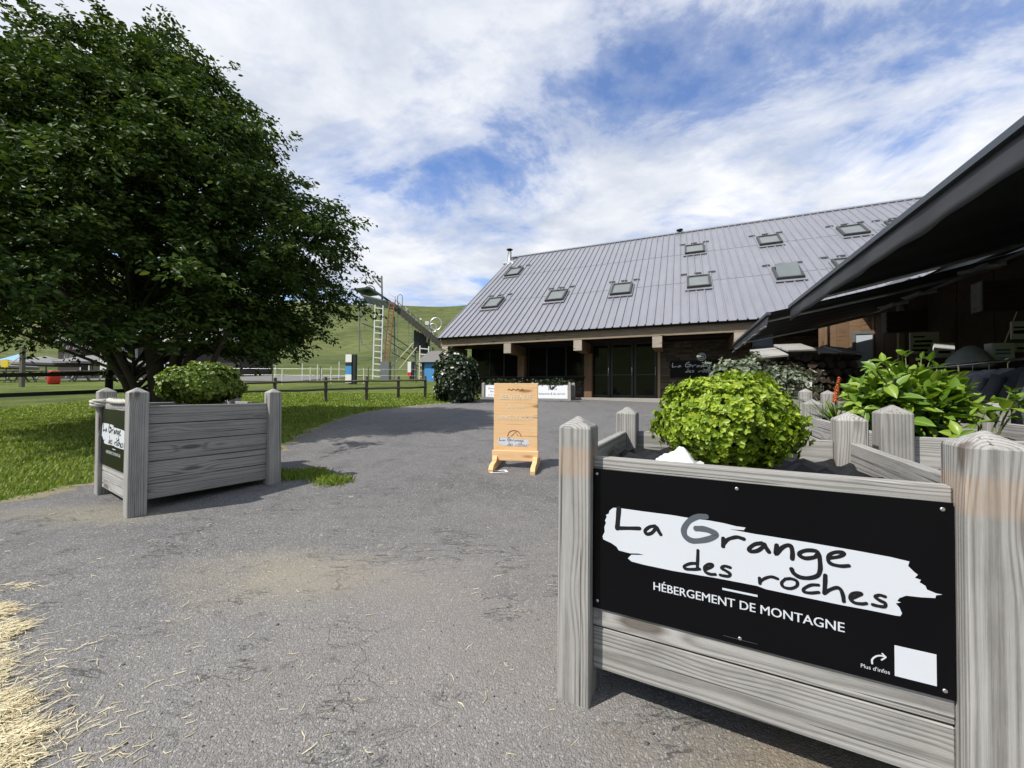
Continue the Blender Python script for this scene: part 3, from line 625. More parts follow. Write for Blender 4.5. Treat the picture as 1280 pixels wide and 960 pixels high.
for i, (col, w, pts) in enumerate(STROKES):
    stroke(lb, [((u-.095)*k_, (q+.139)*k_) for u, q in pts], w*k_*1.0, -.004-.0002*i, None, 3)
lb.build('lettering', M['white_print'], ws, loc=(t_of(840.5, WO-.1)-ta, 0, z_of(845, 454, WO-.1)-za))
eb = MB(); te, ze_ = t_of(877, WO-.1), z_of(877, 446, WO-.1)
em = thing('round_emblem', 'small round emblem with a white letter on the dark stone above the name board', 'emblem', barn_pt(te, WO-.10, ze_), -TH)
MB().lathe([(.16, 0), (.16, .02)], 24).build('disc', M['grey_print'], em, mtx=Matrix.Rotation(math.pi/2, 4, 'X'))
for i in range(1): 
    stroke(eb, [(.13*math.cos(a), .13*math.sin(a)) for a in np.linspace(0, 2*math.pi, 13)], .022, -.026, None, 3)
    stroke(eb, [(.06, .06), (0, .085), (-.06, .03), (-.05, -.05), (.02, -.07), (.07, -.03), (.06, .0), (.0, .005)], .026, -.0265, None, 3)
eb.build('letter', M['white_print'], em)

# ------------------------------------------------------------------ the shop wing on the right and its awnings
A0 = Vector((2.84, 2.13, 0))
wing = thing('shop_wing', 'dark timber shop wing with open front under the black awnings', 'building', (A0.x, A0.y, 0), -TH)
def wl(p): d = Vector(p)-A0; return d.dot(bd), d.dot(bb)          # world to (e, s)
def wing_at(px, e):                                # s and world point of column px on the line e
    p = A0+bd*e; k = (px-640)/F; s = (k*p.y-p.x)/(bb.x-k*bb.y); return s, p+bb*s
ZW = EYE+2.5
for k in range(29):                                 # upright boards of the wing wall
    s0 = -1.6+k*.47
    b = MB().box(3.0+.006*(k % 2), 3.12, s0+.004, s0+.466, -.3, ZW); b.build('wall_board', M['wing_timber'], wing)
MB().add([(2.6,-1.8,ZW-.12),(2.6,12.0,ZW-.12),(7.5,12.0,ZW+2.6),(7.5,-1.8,ZW+2.6),(2.6,-1.8,ZW),(2.6,12.0,ZW),(7.5,12.0,ZW+2.72),(7.5,-1.8,ZW+2.72)],
         [(0,1,2,3),(7,6,5,4),(0,4,5,1),(1,5,6,2),(2,6,7,3),(3,7,4,0)]).build('wing_roof', M['roof'], wing)
for (px, e, y0, y1, y) in ((1107, 2.35, 391, 416, 8.4), (1224, 2.35, 354, 390, 6.0)):   # beam ends under the awning
    s, p = wing_at(px, e); z1, z0 = at(px, y0, p.y).z, at(px, y1, p.y).z
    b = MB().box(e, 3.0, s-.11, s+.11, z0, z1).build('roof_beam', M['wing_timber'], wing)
    MB().box(e-.02, e-.001, s-.112, s+.112, z0-.003, z1+.003).build('beam_end', M['wood_dark'], b)
MB().tube([(2.86, -1.5, EYE+2.1), (2.86, 11.6, EYE+2.1)], .05, 10).build('awning_roller', M['steel_grey'], wing)
MB().box(2.78, 2.99, -1.5, 11.6, EYE+2.2, EYE+2.34).build('roller_box', M['steel_grey'], wing)
for px in (1130, 1165, 1250):
    s, p = wing_at(px, 2.86)
    MB().bar((2.95, s, EYE+2.05), (2.45, s+.1, EYE+1.98), .05, .05).bar((2.6, s-.25, EYE+2.0), (2.6, s+.3, EYE+2.0), .06, .05).build('awning_bracket', M['galv'], wing)
# timber porch wall with a window, facing the yard
sP = 10.3; gp = lambda e: SLOPE*(A0+bd*e+bb*sP).y
for k in range(5):
    e0 = 1.95+k*.27; MB().box(e0, e0+.266, sP, sP+.1, .2, EYE+2.2).build('porch_board', M['timber'], wing)
def e_at(px, s):
    p = A0+bb*s; k = (px-640)/F; return (k*p.y-p.x)/(bd.x-k*bd.y)
ea, eb_ = e_at(1066, sP-.06), e_at(1112, sP-.06); pz = (A0+bb*sP+bd*2.7).y
zw1, zw0 = at(1085, 415, pz).z, at(1085, 468, pz).z
f = MB(); w = .07
f.box(ea, eb_, sP-.07, sP-.001, zw1-w, zw1).box(ea, eb_, sP-.07, sP-.001, zw0-.3, zw0-.3+w).box(ea, ea+w, sP-.069, sP-.002, zw0-.3+w, zw1-w).box(eb_-w, eb_, sP-.069, sP-.002, zw0-.3+w, zw1-w)
fo = f.build('porch_window', M['steel_grey'], wing)
t_ = NT('reflection_tint_glass'); M['reflection_tint_glass'] = t_.set((.50, .56, .62), .12, 0, .6)  # pale base colour stands in for sky reflected in the pane
link('pane', MB().box(-(eb_-ea)/2+w, (eb_-ea)/2-w, -.006, .006, -(zw1-zw0+.3)/2+w, (zw1-zw0+.3)/2-w).mesh('pane'), M['reflection_tint_glass'], fo, loc=((ea+eb_)/2, sP-.045, (zw1+zw0-.3)/2))
for e in (1.9, 3.05): link('porch_post', plank(EYE+2.0, .16, .16), M['timber'], wing, mtx=Matrix.Translation((e+.08, sP-.12, .1)) @ Matrix.Rotation(-math.pi/2, 4, 'Y'))
s1, p1 = wing_at(1128, 2.9)
link('shop_post', plank(3.0, .10, .10), M['beam_end'], wing, mtx=Matrix.Translation((2.95, s1, .3)) @ Matrix.Rotation(-math.pi/2, 4, 'Y'))
s2, p2 = wing_at(1142, 2.95)
for k in range(9):                                  # stretch of stonework beside the post
    for j in range(2):
        link('stone', stone_meshes[(k+j) % 5], M['stone'], wing, loc=(2.93, s2-.12-j*.33+.1*(k % 2), 1.1+k*.15), rot=(0, 0, -math.pi/2), scale=(.31, 1.0, .14))

def awning(name, label, origin, s0, s1, z0, z1, depth, drop, wave, sag, endlabel=None):
    w = thing(name, label, 'awning', (origin.x, origin.y, 0), -TH)
    n, m = 14, 44; vs = []; fs = []
    for side in (0, 1):
        for i in range(n+1):
            for j in range(m+1):
                e = depth*i/n; s = s0+(s1-s0)*j/m
                z = z0+(z1-z0)*i/n-sag*math.sin(math.pi*i/n)*(0.6+.4*math.sin(j*.9))-side*.004
                vs.append((e, s, z))
    k = (n+1)*(m+1); q = lambda i, j, sd: sd*k+i*(m+1)+j
    for i in range(n):
        for j in range(m):
            fs.append((q(i,j,0), q(i+1,j,0), q(i+1,j+1,0), q(i,j+1,0))); fs.append((q(i,j,1), q(i,j+1,1), q(i+1,j+1,1), q(i+1,j,1)))
    for i in range(n): fs.append((q(i,0,0), q(i,0,1), q(i+1,0,1), q(i+1,0,0))); fs.append((q(i,m,0), q(i+1,m,0), q(i+1,m,1), q(i,m,1)))
    MB().add(vs, fs).build('canopy', M['awning'], w, True)
    MB().box(-.045, .02, s0, s1, z0-.045, z0+.005).build('front_bar', M['awning_bar'], w)
    vs = []; fs = []; m2 = 90
    for j in range(m2+1):
        s = s0+.01+(s1-s0-.02)*j/m2
        for i, (a, b) in enumerate(((0, 0), (.35, .003), (.7, .008), (1, .013))):
            off = b*math.sin(s*5.1)+b*.6*math.sin(s*11+1)
            lo = drop*a*(1+wave*math.sin(s*9.0))
            vs.append((-.012-off-.02*a, s, z0-.043-lo)); vs.append((-.009-off-.02*a, s, z0-.043-lo))
    for j in range(m2):
        for i in range(3):
            a = j*8+i*2; fs += [(a, a+8, a+10, a+2), (a+1, a+3, a+11, a+9)]
        a = j*8+6; fs.append((a, a+8, a+9, a+1))
    MB().add(vs, fs).build('valance', M['valance'], w, True)
    for s in (s0+.7, s1-.5):                        # folding arms under the cloth
        a = MB().tube([(.02, s, z0-.06), (depth*.5, s-.45, (z0+z1)/2-.16), (depth-.1, s, z1-.12)], .024, 8)
        a.build('folding_arm', M['galv'], w)
    return w
aw1 = awning('awning', 'large black awning overhead at the right edge of the photo, nearest the camera', A0, -2.2, 4.9, EYE+1.5, EYE+2.22, 2.9, .22, .01, .05)
MB().tube([(0.02, 4.93, EYE+1.52), (1.0, 4.935, EYE+1.72), (2.0, 4.935, EYE+1.965), (2.85, 4.93, EYE+2.2)], .012, 8).build('lit_edge_line', M['white_paint'], aw1)  # white tube paints in the light caught by the black cloth's edge
B0 = Vector((4.56, 6.8, 0))
aw2 = awning('awning', 'smaller black awning with a pale hem in front of the barn eave', B0, 0.0, 4.9, EYE+1.42, EYE+2.15, 3.35, .22, .03, .06)
hm = []
for j in range(60):
    s = 4.9*j/59; hm.append((-.06-.012*math.sin(s*5.1), s, EYE+1.42-.043-.22*(1+.03*math.sin(s*9.0))+.012))
MB().tube(hm, .016, 6).build('pale_hem', M['canvas'], aw2)
MB().bar((.5, 4.86, EYE+1.5), (3.3, 4.86, EYE+2.08), .05, .05).build('end_rail', M['galv'], aw2)

# things under the awning: clothes rail, garments, cartons, cards
er = 1.6; rail = thing('clothes_rack', 'chrome clothes rail on legs behind the leafy planter', 'rack', A0+bd*er, -TH)
zr = 1.66
MB().tube([(0, 1.7, zr), (0, 6.0, zr)], .016, 10).build('rail', M['chrome'], rail)
for s in (1.75, 3.9, 5.95):
    gy = SLOPE*(A0+bd*er+bb*s).y
    MB().tube([(0, s, zr), (0, s, gy+.05)], .014, 8).build('upright', M['chrome'], rail)
    MB().bar((-.3, s, gy+.03), (.3, s, gy+.03), .03, .03).build('foot', M['chrome'], rail)
gl = ['charcoal', 'black', 'slate grey']
ordn = ['first', 'second', 'third', 'fourth', 'fifth', 'sixth', 'seventh', 'eighth', 'ninth', 'tenth', 'eleventh', 'twelfth', 'thirteenth', 'fourteenth']
for k in range(14):
    s = 1.95+k*.28; ci = (k*5+k//3) % 3; r = random.Random(k)
    g = thing('hanging_jacket', '%s jacket on a hanger, %s along the chrome rail counting from the camera' % (gl[ci], ordn[k]), 'jacket', A0+bd*er+bb*s+Vector((0, 0, zr)), -TH+r.uniform(-.35, .35), 'jackets hanging on the shop rail')
    h = r.uniform(.72, .9); ww = r.uniform(.21, .25)
    prof_ = [(.05, -.09), (ww*.8, -.15), (ww, -.20), (ww*1.02, -.45), (ww*.98, -.6), (ww*1.08, -h)]
    vs = []; fs = []
    n = 14
    for (a, z) in prof_:
        for q in range(n):
            t = 2*math.pi*q/n; th = .055+.02*math.sin(q*2.1+k); vs.append((a*math.cos(t), (th+.012*math.sin(3*t+z*9))*math.sin(t), z))
    for i in range(len(prof_)-1):
        for q in range(n): fs.append((i*n+q, (i+1)*n+q, (i+1)*n+(q+1) % n, i*n+(q+1) % n))
    fs.append(tuple(range(n))); fs.append(tuple(5*n+q for q in range(n-1, -1, -1)))
    MB().add(vs, fs).build('body', [M['cloth_grey'], M['cloth_black'], M['cloth_mid']][ci], g, True)
    for sd in (-1, 1):
        MB().tube([(sd*ww*.85, 0, -.18), (sd*(ww+.05), .01, -.42), (sd*(ww+.02), .0, -h*.86)], [.065, .058, .05], 8).build('sleeve', [M['cloth_grey'], M['cloth_black'], M['cloth_mid']][ci], g, True)
    MB().tube([(0, 0, -.1), (0, 0, -.03), (.03, 0, .0), (0, 0, .022), (-.02, 0, .012)], .004, 5).build('hanger_hook', M['chrome'], g)
def flat_card(name, label, cat, px0, px1, py0, py1, Y, yaw, lines, tilt=0):
    a, b = at(px0, py1, Y), at(px1, py0, Y); wd, hg = abs(b.x-a.x), abs(b.z-a.z)
    c = thing(name, label, cat, a, yaw)
    MB().box(0, wd, 0, .03 if cat != 'box' else .12, 0, hg).build('sheet' if cat != 'box' else 'carton', M['card'], c, rot=(0, tilt, 0))
    lm = MB()
    for i, (f0, f1, q0, q1) in enumerate(lines): lm.box(wd*f0, wd*f1, -.004, -.001, hg*q0, hg*q1)
    if lines: lm.build('printed_lines', M['card_blue'] if cat == 'box' else M['black_print'], c, rot=(0, tilt, 0))
    return c
flat_card('notice_board', 'white wall card with dark printed bars beside the stone pillar', 'notice', 1138, 1166, 416, 442, 7.6, -.3, [(.05,.6,.1,.2),(.1,.7,.32,.42),(.15,.75,.52,.62),(.1,.5,.75,.83)])
flat_card('price_card', 'plain white card standing behind the broad-leaved shrub', 'card', 1168, 1189, 429, 447, 6.4, -.2, [(.2,.8,.3,.45)])
flat_card('carton', 'white carton with teal printed lines on the shop shelf', 'box', 1241, 1263, 429, 451, 5.4, -.2, [(.12,.8,.55,.66),(.12,.8,.36,.46),(.3,.7,.12,.18)])
flat_card('notice_sheet', 'grey notice pinned high on the dark shop wall near the right edge', 'notice', 1265, 1278, 402, 424, 5.6, -.35, [(.1,.9,.6,.7),(.1,.9,.3,.5)])
flat_card('notice_sheet', 'small white notice low on the shop wall at the right edge', 'notice', 1269, 1284, 429, 440, 5.5, -.35, [(.1,.9,.3,.5)])
sh = thing('display_shelf', 'dark shop shelf carrying the cartons behind the clothes rail', 'shelf', A0+bd*2.45, -TH)
zs = at(1230, 459, 5.3).z
MB().box(-.25, .5, 1.2, 7.5, zs-.04, zs).build('shelf_board', M['dark_timber'], sh)
for s in (1.4, 4.4, 7.3): MB().box(.3, .38, s, s+.08, -.1, zs-.041).build('leg', M['dark_timber'], sh)
dm = at(1212, 459, 5.5)
ct = thing('cloth_heap', 'grey domed heap of folded cloth on the dark shop shelf', 'cloth', (dm.x, dm.y, zs), 0)
b = MB().lathe([(.27, 0), (.275, .05), (.25, .12), (.2, .2), (.13, .27), (.06, .31), (.01, .32)], 22)
b.v = [(x*(1+.06*math.sin(z*40+x*9)), y*(.8+.08*math.sin(5*x+z*20)), z*(1+.1*math.sin(x*8+y*5))) for x, y, z in b.v]; b.build('folded_cloth', M['cloth_mid'], ct, True)

# ------------------------------------------------------------------ log stack with a board cover
lp = on_ground(1000, 520); lg = Vector((5.02, 6.55, SLOPE*6.55)); LW = 1.2
stackt = thing('log_stack', 'shoulder high stack of dark split logs under grey cover slabs by the barn', 'log stack', lg, -TH+.15)
zt = at(1000, 443, 6.4).z-lg.z
r = random.Random(11); zz = .06; row = 0
M['log'] = simple('split_log', (.075, .055, .042), .9, 0, .5, 9, .15, .6)
lm_ = []
for k in range(4):
    rr = random.Random(k); n = 7; pr = [(math.cos(2*math.pi*i/n)*rr.uniform(.75, 1.1), math.sin(2*math.pi*i/n)*rr.uniform(.7, 1.05)) for i in range(n)]
    lm_.append(MB().add([(a, -.5, c) for a, c in pr]+[(a, .5, c) for a, c in pr], [tuple(range(n))]+[tuple(range(2*n-1, n-1, -1))]+[(i, n+i, n+(i+1) % n, (i+1) % n) for i in range(n)]).mesh('log'))
while zz < zt-.02:
    x = -LW/2+(.05 if row % 2 else 0)
    while x < LW/2:
        rad = r.uniform(.055, .095)
        link('log', lm_[r.randrange(4)], M['log'], stackt, loc=(x+rad, r.uniform(-.05, .05), zz), rot=(0, r.uniform(0, 6), r.uniform(-.06, .06)), scale=(rad, .42, rad*.85)); x += rad*1.95
    zz += .125; row += 1
for k, (x0, x1, dz, tl) in enumerate(((-.80, -.40, -.06, .30), (-.42, .0, .05, .26), (.02, .30, .02, .22), (.32, .64, .01, .26))):
    sb = link('cover_slab', plank(x1-x0, .04, .6, .008), M['wood'], stackt, mtx=Matrix.Translation((x0, -.36, zt+dz-.02)) @ Matrix.Rotation(tl, 4, 'X') @ Matrix.Rotation((k-1.2)*.07, 4, 'Y'))
wc = thing('folded_cloth', 'pale blue folded cloth panel leaning under the far awning', 'cloth', at(941, 434, 10.6), -.2)
MB().add([(0,0,0),(.62,.3,.02),(.62,.3,.05),(.5,0,.36),(.02,0,.36),(0,0,.05),(0,.02,0),(.62,.32,.02),(.62,.32,.05),(.5,.02,.36),(.02,.02,.36),(0,.02,.05)],
         [(0,1,2,3,4,5),(11,10,9,8,7,6),(0,6,7,1),(1,7,8,2),(2,8,9,3),(3,9,10,4),(4,10,11,5),(5,11,6,0)]).build('fold', simple('pale_blue_cloth', (.42, .52, .75), .7), wc)
# ------------------------------------------------------------------ timber planters
PW, BT = .125, .04
def post_mesh(h, w=PW, cap=.044):
    k = ('post', round(h, 3), w)
    if k not in _cache:
        hw = w/2
        vs = [(0,0,0),(0,w,0),(0,w,w),(0,0,w),(h,0,0),(h,w,0),(h,w,w),(h,0,w),(h+cap,hw,hw)]
        _cache[k] = bevel_mesh(vs, [(0,1,2,3),(0,4,5,1),(1,5,6,2),(2,6,7,3),(3,7,4,0),(4,8,5),(5,8,6),(6,8,7),(7,8,4)], .005)
    return _cache[k].copy()
def planter(label, o, a, L, W, ztop, shoulder, boards=5, bh=.163, stain=(), name='planter_box', group='timber planters', mat='wood', soil=True):
    """o: front left corner of the board face; local x runs along the front, y to the back"""
    g = thing(name, label, 'planter', (o[0], o[1], 0), a, group)
    ca, sa = math.cos(a), math.sin(a)
    wy = lambda x, y: o[1]+x*sa+y*ca
    for i, (x, y) in enumerate(((-PW, -.055), (L, -.055), (-PW, W), (L, W))):
        zg = SLOPE*wy(x+.06, y+.06)-.02; h = shoulder-zg
        me = post_mesh(h); m = M['wood']
        if i in stain: m = wood('weathered_post_%d' % i, (.44, .43, .41), (.18, .173, .163), (.11, .09, .075), ringf=210, stain=(h-.185+.01*i, h-.078)) if True else m
        tw = rnd.choice((0, 1))
        link('post', me, m, g, mtx=Matrix.Translation((x+PW, y, zg)) @ Matrix.Rotation(-math.pi/2, 4, 'Y') @ Matrix.Rotation(rnd.uniform(-.004, .004), 4, 'Y'))
    for k in range(boards):
        z = ztop-(k+1)*bh+.003; j = lambda s=.003: rnd.uniform(-s, s)
        link('board', plank(L, bh-.007, BT), M[mat], g, loc=(0, j(), z))
        link('board', plank(L, bh-.007, BT), M[mat], g, loc=(L, W+.10+j(), z), rot=(0, 0, math.pi))
        link('board', plank(W-.055, bh-.007, BT), M[mat], g, loc=(-.055+j(), .055, z), rot=(0, 0, math.pi/2))
        link('board', plank(W-.055, bh-.007, BT), M[mat], g, loc=(L+.095+j(), .055, z), rot=(0, 0, math.pi/2))
    if soil:
        n = 18; b = MB(); vs = [(-.05+(L+.1)*i/n, .045+(W+.01)*q/n, ztop-.12+.02*math.sin(i*2.3+q)+.015*math.sin(q*3.1-i)) for i in range(n+1) for q in range(n+1)]
        b.add(vs, [(i*(n+1)+q, (i+1)*(n+1)+q, (i+1)*(n+1)+q+1, i*(n+1)+q+1) for i in range(n) for q in range(n)]); b.build('soil_liner', M['liner'], g, True)
    return g
YN = .465; OX, OY = .317, 1.502; LP_, HP_ = .994, .53
ZTOP, SHO = EYE-.25, EYE-.139
near = planter('grey timber planter in the foreground with the big black name panel', (OX, OY), -YN, LP_, 1.03, ZTOP, SHO, stain=(0, 1))
# the panel screwed to its front
pan = MB().box(.002, LP_-.002, -.009, -.003, -HP_, 0).build('sign_panel', M['black_panel'], near, loc=(0, 0, EYE-.298))
link('white_brush_mark', fill_poly(BRUSH), M['white_print'], pan, loc=(0, -.0096, 0))
kb, gb = MB(), MB()
for i, (col, w, pts) in enumerate(STROKES):
    if col == 'k': kb = MB()
    stroke(gb if col == 'g' else kb, pts, w*1.22, -.0100-.00003*i, i)
    if col == 'k': kb.build('pen_stroke', M['black_print'], pan)
gb.build('grey_initial', M['grey_print'], pan)
MB().box(.44, .5396, -.0100, -.0092, -.3615, -.3552).build('white_rule', M['white_print'], pan)
for dx_, dy_ in ((0, 0), (.0009, .00004)): link('white_lettering', text_mesh('HÉBERGEMENT DE MONTAGNE', .5345, .0355), M['white_print'], pan, loc=(.223+dx_, -.0098-dy_, -.4125))
link('white_lettering', text_mesh("Plus d'infos", .0635, .0115), M['white_print'], pan, loc=(.7945, -.0098, -.5022))
ab = MB(); stroke(ab, [(.8197,-.4834),(.8197,-.4727),(.8267,-.4618),(.8365,-.4556),(.8485,-.4548)], .0042, -.0098); stroke(ab, [(.8421,-.4483),(.8495,-.456),(.8405,-.4661)], .0042, -.0103, None, 1)
ab.build('arrow', M['white_print'], pan)
MB().box(.8684, .9541, -.0100, -.0092, -.5022, -.4167).build('white_square', M['white_print'], pan)
MB().box(.442, .5388, -.0097, -.0092, -.5124, -.5117).build('fine_print', M['grey_print'], pan)
scm = MB().lathe([(.0058, 0), (.0058, .002), (.004, .0035), (.0015, .003)], 12).mesh('screw', True)
for (u, q) in ((.018,-.019), (.483,-.021), (.97,-.019), (.021,-.501), (.97,-.509), (.49,-.508)):
    link('screw', scm, M['screw'], pan, loc=(u, -.009, q), rot=(math.pi/2, 0, 0))

LA = .99; LO = (-3.147+PW*math.cos(LA)-.07*math.sin(LA), 3.173+PW*math.sin(LA)+.07*math.cos(LA)); LL = .956; ZL = EYE-.143
left = planter('grey timber planter by the grass edge with a rope round its post', LO, LA, LL, .949, ZL, ZL+.111, stain=())
lpan = MB().box(0, .885, -.009, -.003, -.53, 0).build('sign_panel', M['black_panel'], left, loc=(-.098, .945, ZL-.05), rot=(0, 0, -math.pi/2))
link('white_brush_mark', fill_poly([(u*.9, q) for u, q in BRUSH]), M['white_print'], lpan, loc=(-.01, -.0096, 0))
kb = MB()
for i, (col, w, pts) in enumerate(STROKES): stroke(kb, [(u*.9-.01, q) for u, q in pts], w*1.22, -.0100-.00003*i, i, 3)
kb.build('black_lettering', M['black_print'], lpan)
link('white_lettering', text_mesh('HÉBERGEMENT DE MONTAGNE', .48, .0355), M['white_print'], lpan, loc=(.2, -.0098, -.4125))
MB().box(.42, .52, -.0100, -.0092, -.3615, -.3552).build('white_rule', M['white_print'], lpan)
# rope tied round the far left post
lm = Matrix.Translation((LO[0], LO[1], 0)) @ Matrix.Rotation(LA, 4, 'Z')
def rope(name, label, path, rad):
    g = thing(name, label, 'rope', path[0]); P_ = [np.array(p, float) for p in path]; q = smooth_line(P_, 8); L = 0; pts = [[], [], []]
    for i in range(len(q)):
        d = q[min(i+1, len(q)-1)]-q[max(i-1, 0)]; d /= np.linalg.norm(d); L += np.linalg.norm(q[i]-q[i-1]) if i else 0
        a = np.cross(d, (0, 0, 1.0)); a /= max(np.linalg.norm(a), 1e-6); b_ = np.cross(d, a)
        for s in range(3):
            th = L*26+s*2*math.pi/3; pts[s].append(Vector(q[i]+(a*math.cos(th)+b_*math.sin(th))*rad*.55-np.array(path[0])))
    for s in range(3): MB().tube(pts[s], rad*.62, 7).build('strand', M['rope'], g, True)
pc = lm @ Vector((-PW/2, .949+PW/2, 0)); zr_ = ZL-.02
loop = []
for turn in range(2):
    for k in range(10):
        a = 2*math.pi*k/10+.4; rr = .108 if abs(math.sin(2*a)) > .5 else .088
        loop.append((pc.x+rr*math.cos(a+LA), pc.y+rr*math.sin(a+LA), zr_+turn*.030+.003*k-.012))
loop += [tuple((lm @ Vector((-.09, .75, zr_+.05)))), tuple((lm @ Vector((-.10, .42, zr_+.045)))), tuple((lm @ Vector((-.09, .12, zr_+.05)))), tuple((lm @ Vector((-.02, .0, zr_+.03))))]
rope('rope', 'thick pale twisted rope wound round the post of the left planter', loop, .022)

P2 = (1.86, 1.93); o2 = (P2[0]+PW*math.cos(YN)+.07*math.sin(YN), P2[1]-PW*math.sin(YN)+.07*math.cos(YN))
planter('grey timber planter directly behind the foreground planter, holding the broad-leaved shrub', o2, -YN, 1.0, 1.62, EYE-.215, EYE-.10)
d3 = at(1005, 486, 4.95); a3 = -YN
o3 = (d3.x-1.15*math.cos(YN), d3.y+1.15*math.sin(YN))
planter('grey timber planter in the middle distance, hidden mostly by the round green shrub', o3, a3, 1.1, 1.3, EYE-.10, EYE+.01)
o4 = (d3.x+.30, d3.y-.10)
planter('grey timber planter behind the red-hot poker flowers near the log stack', o4, a3, 1.2, 1.2, EYE-.12, EYE-.01)
# two low planters with white banners by the barn
bn = [(603, 640), (664, 714)]
for k, (pa, pb) in enumerate(bn):
    o_ = WO-1.35; t0, t1 = t_of(pa, o_), t_of(pb, o_); p = barn_pt(t0+PW, o_, 0)
    zt_ = z_of((pa+pb)/2, 481, o_)
    g = planter(['low planter with a white banner just left of the wooden easel sign', 'low planter with a white banner between the easel sign and the glass doors'][k], (p.x, p.y), -TH, t1-t0-2*PW, .5, zt_, zt_+.06, boards=4)
    bnr = MB().box(.01, t1-t0-2*PW-.01, -.012, -.004, -.5, 0).build('banner', M['banner'], g, loc=(0, 0, zt_-.02))
    bw = t1-t0-2*PW
    if k == 0:
        link('lettering', text_mesh('Bienvenue', .34, .07, .2), M['ink'], bnr, loc=(.16, -.013, -.16)); link('lettering', text_mesh('Bar', .2, .07, .2), M['ink'], bnr, loc=(.24, -.013, -.28)); link('lettering', text_mesh('à 5 m', .3, .07, .2), M['ink'], bnr, loc=(.16, -.013, -.42))
    else:
        link('lettering', text_mesh('Bistrot', .36, .09, .2), M['ink'], bnr, loc=(bw*.5-.1, -.013, -.18)); link('lettering', text_mesh('restaurant & du terroir', 1.1, .09, .2), M['ink'], bnr, loc=(bw*.5-.52, -.013, -.36))

# ------------------------------------------------------------------ wooden easel sign
af = on_ground(668, 592); al = on_ground(621, 587); aa = math.atan2(af.y-al.y-.02, af.x-al.x)
Yb = (af.y+al.y)/2+.16; pl_, pr_ = at(617, 570, Yb+.05), at(672, 570, Yb-.05)
ang = math.atan2(-.10, pr_.x-pl_.x); wA = (pr_-pl_).xy.length
gzA = SLOPE*Yb
ez = thing('easel_sign', 'varnished pine notice board on two sled feet standing on the asphalt', 'sign', (pl_.x, pl_.y, gzA), ang)
ztA = at(640, 479, Yb).z-gzA
link('panel', plank(wA, ztA-.12, .03, .004), M['ply'], ez, loc=(0, 0, .12))
link('bottom_rail', plank(wA+.03, .13, .028, .006), M['ply'], ez, loc=(-.015, -.029, .09))
fp_ = [(-.30, 0), (-.30, .045), (-.25, .085), (-.10, .10), (-.04, .155), (.08, .155), (.14, .10), (.26, .085), (.30, .045), (.30, 0)]
for x in (.0, wA-.055):
    vs = [(x, y, z) for y, z in fp_]+[(x+.055, y, z) for y, z in fp_]; n = len(fp_)
    MB().add(vs, [tuple(range(n-1, -1, -1)), tuple(range(n, 2*n))]+[(i, (i+1) % n, n+(i+1) % n, n+i) for i in range(n)]).build('foot', M['ply'], ez, loc=(0, .02, 0), rot=(math.atan(SLOPE), 0, 0))
link('white_brush_mark', fill_poly([((u-.04)/.93*wA*.76, (q+.139)*.52) for u, q in BRUSH]), M['white_print'], ez, loc=(wA*.09, -.002, .375))
kb = MB()
for i, (col, w, pts) in enumerate(STROKES): stroke(kb, [((u-.04)/.93*wA*.76, (q+.139)*.52) for u, q in pts], w*.34, -.0005-.00015*i, None, 2)
kb.build('lettering', M['black_print'], ez, loc=(wA*.09, -.0035, .375))
for s_, x0, wd, z, h in (('BIENVENUE', .14, .72, .79, .062), ('Au coin', .30, .40, .68, .05), ('LARMES DE ROCHE', .07, .84, .55, .055)):
    link('lettering', text_mesh(s_, wA*wd, h, .12, .006), M['pale_ink'], ez, loc=(wA*x0, -.003, z*ztA/1.0+.02))
fb_ = MB(); stroke(fb_, [(-.10, 0), (-.08, .012), (-.06, -.004), (-.03, .012), (0, -.002), (.03, .012), (.06, -.004), (.08, .012), (.10, 0)], .008, -.003); fb_.build('flourish', M['orange_ink'], ez, loc=(wA*.5, 0, ztA-.085))
ar_ = MB(); stroke(ar_, [(-.085, 0), (-.06, .055), (0, .075), (.06, .055), (.09, 0)], .007, -.003); stroke(ar_, [(-.04, 0), (.02, .06), (.05, .01)], .006, -.0035, None, 1); ar_.build('line_drawing', M['orange_ink'], ez, loc=(wA*.47, 0, .395))
pp = on_ground(622, 590)
pg = thing('paper_sheet', 'small white printed sheet lying on the asphalt at the foot of the easel sign', 'paper', (pp.x, pp.y, SLOPE*pp.y+.006), .3)
MB().box(-.10, .12, -.05, .05, 0, .002).build('sheet', M['card'], pg, rot=(math.atan(SLOPE), 0, 0)); MB().box(-.05, .09, -.03, .02, .0022, .003).build('print', M['black_print'], pg, rot=(math.atan(SLOPE), 0, 0))

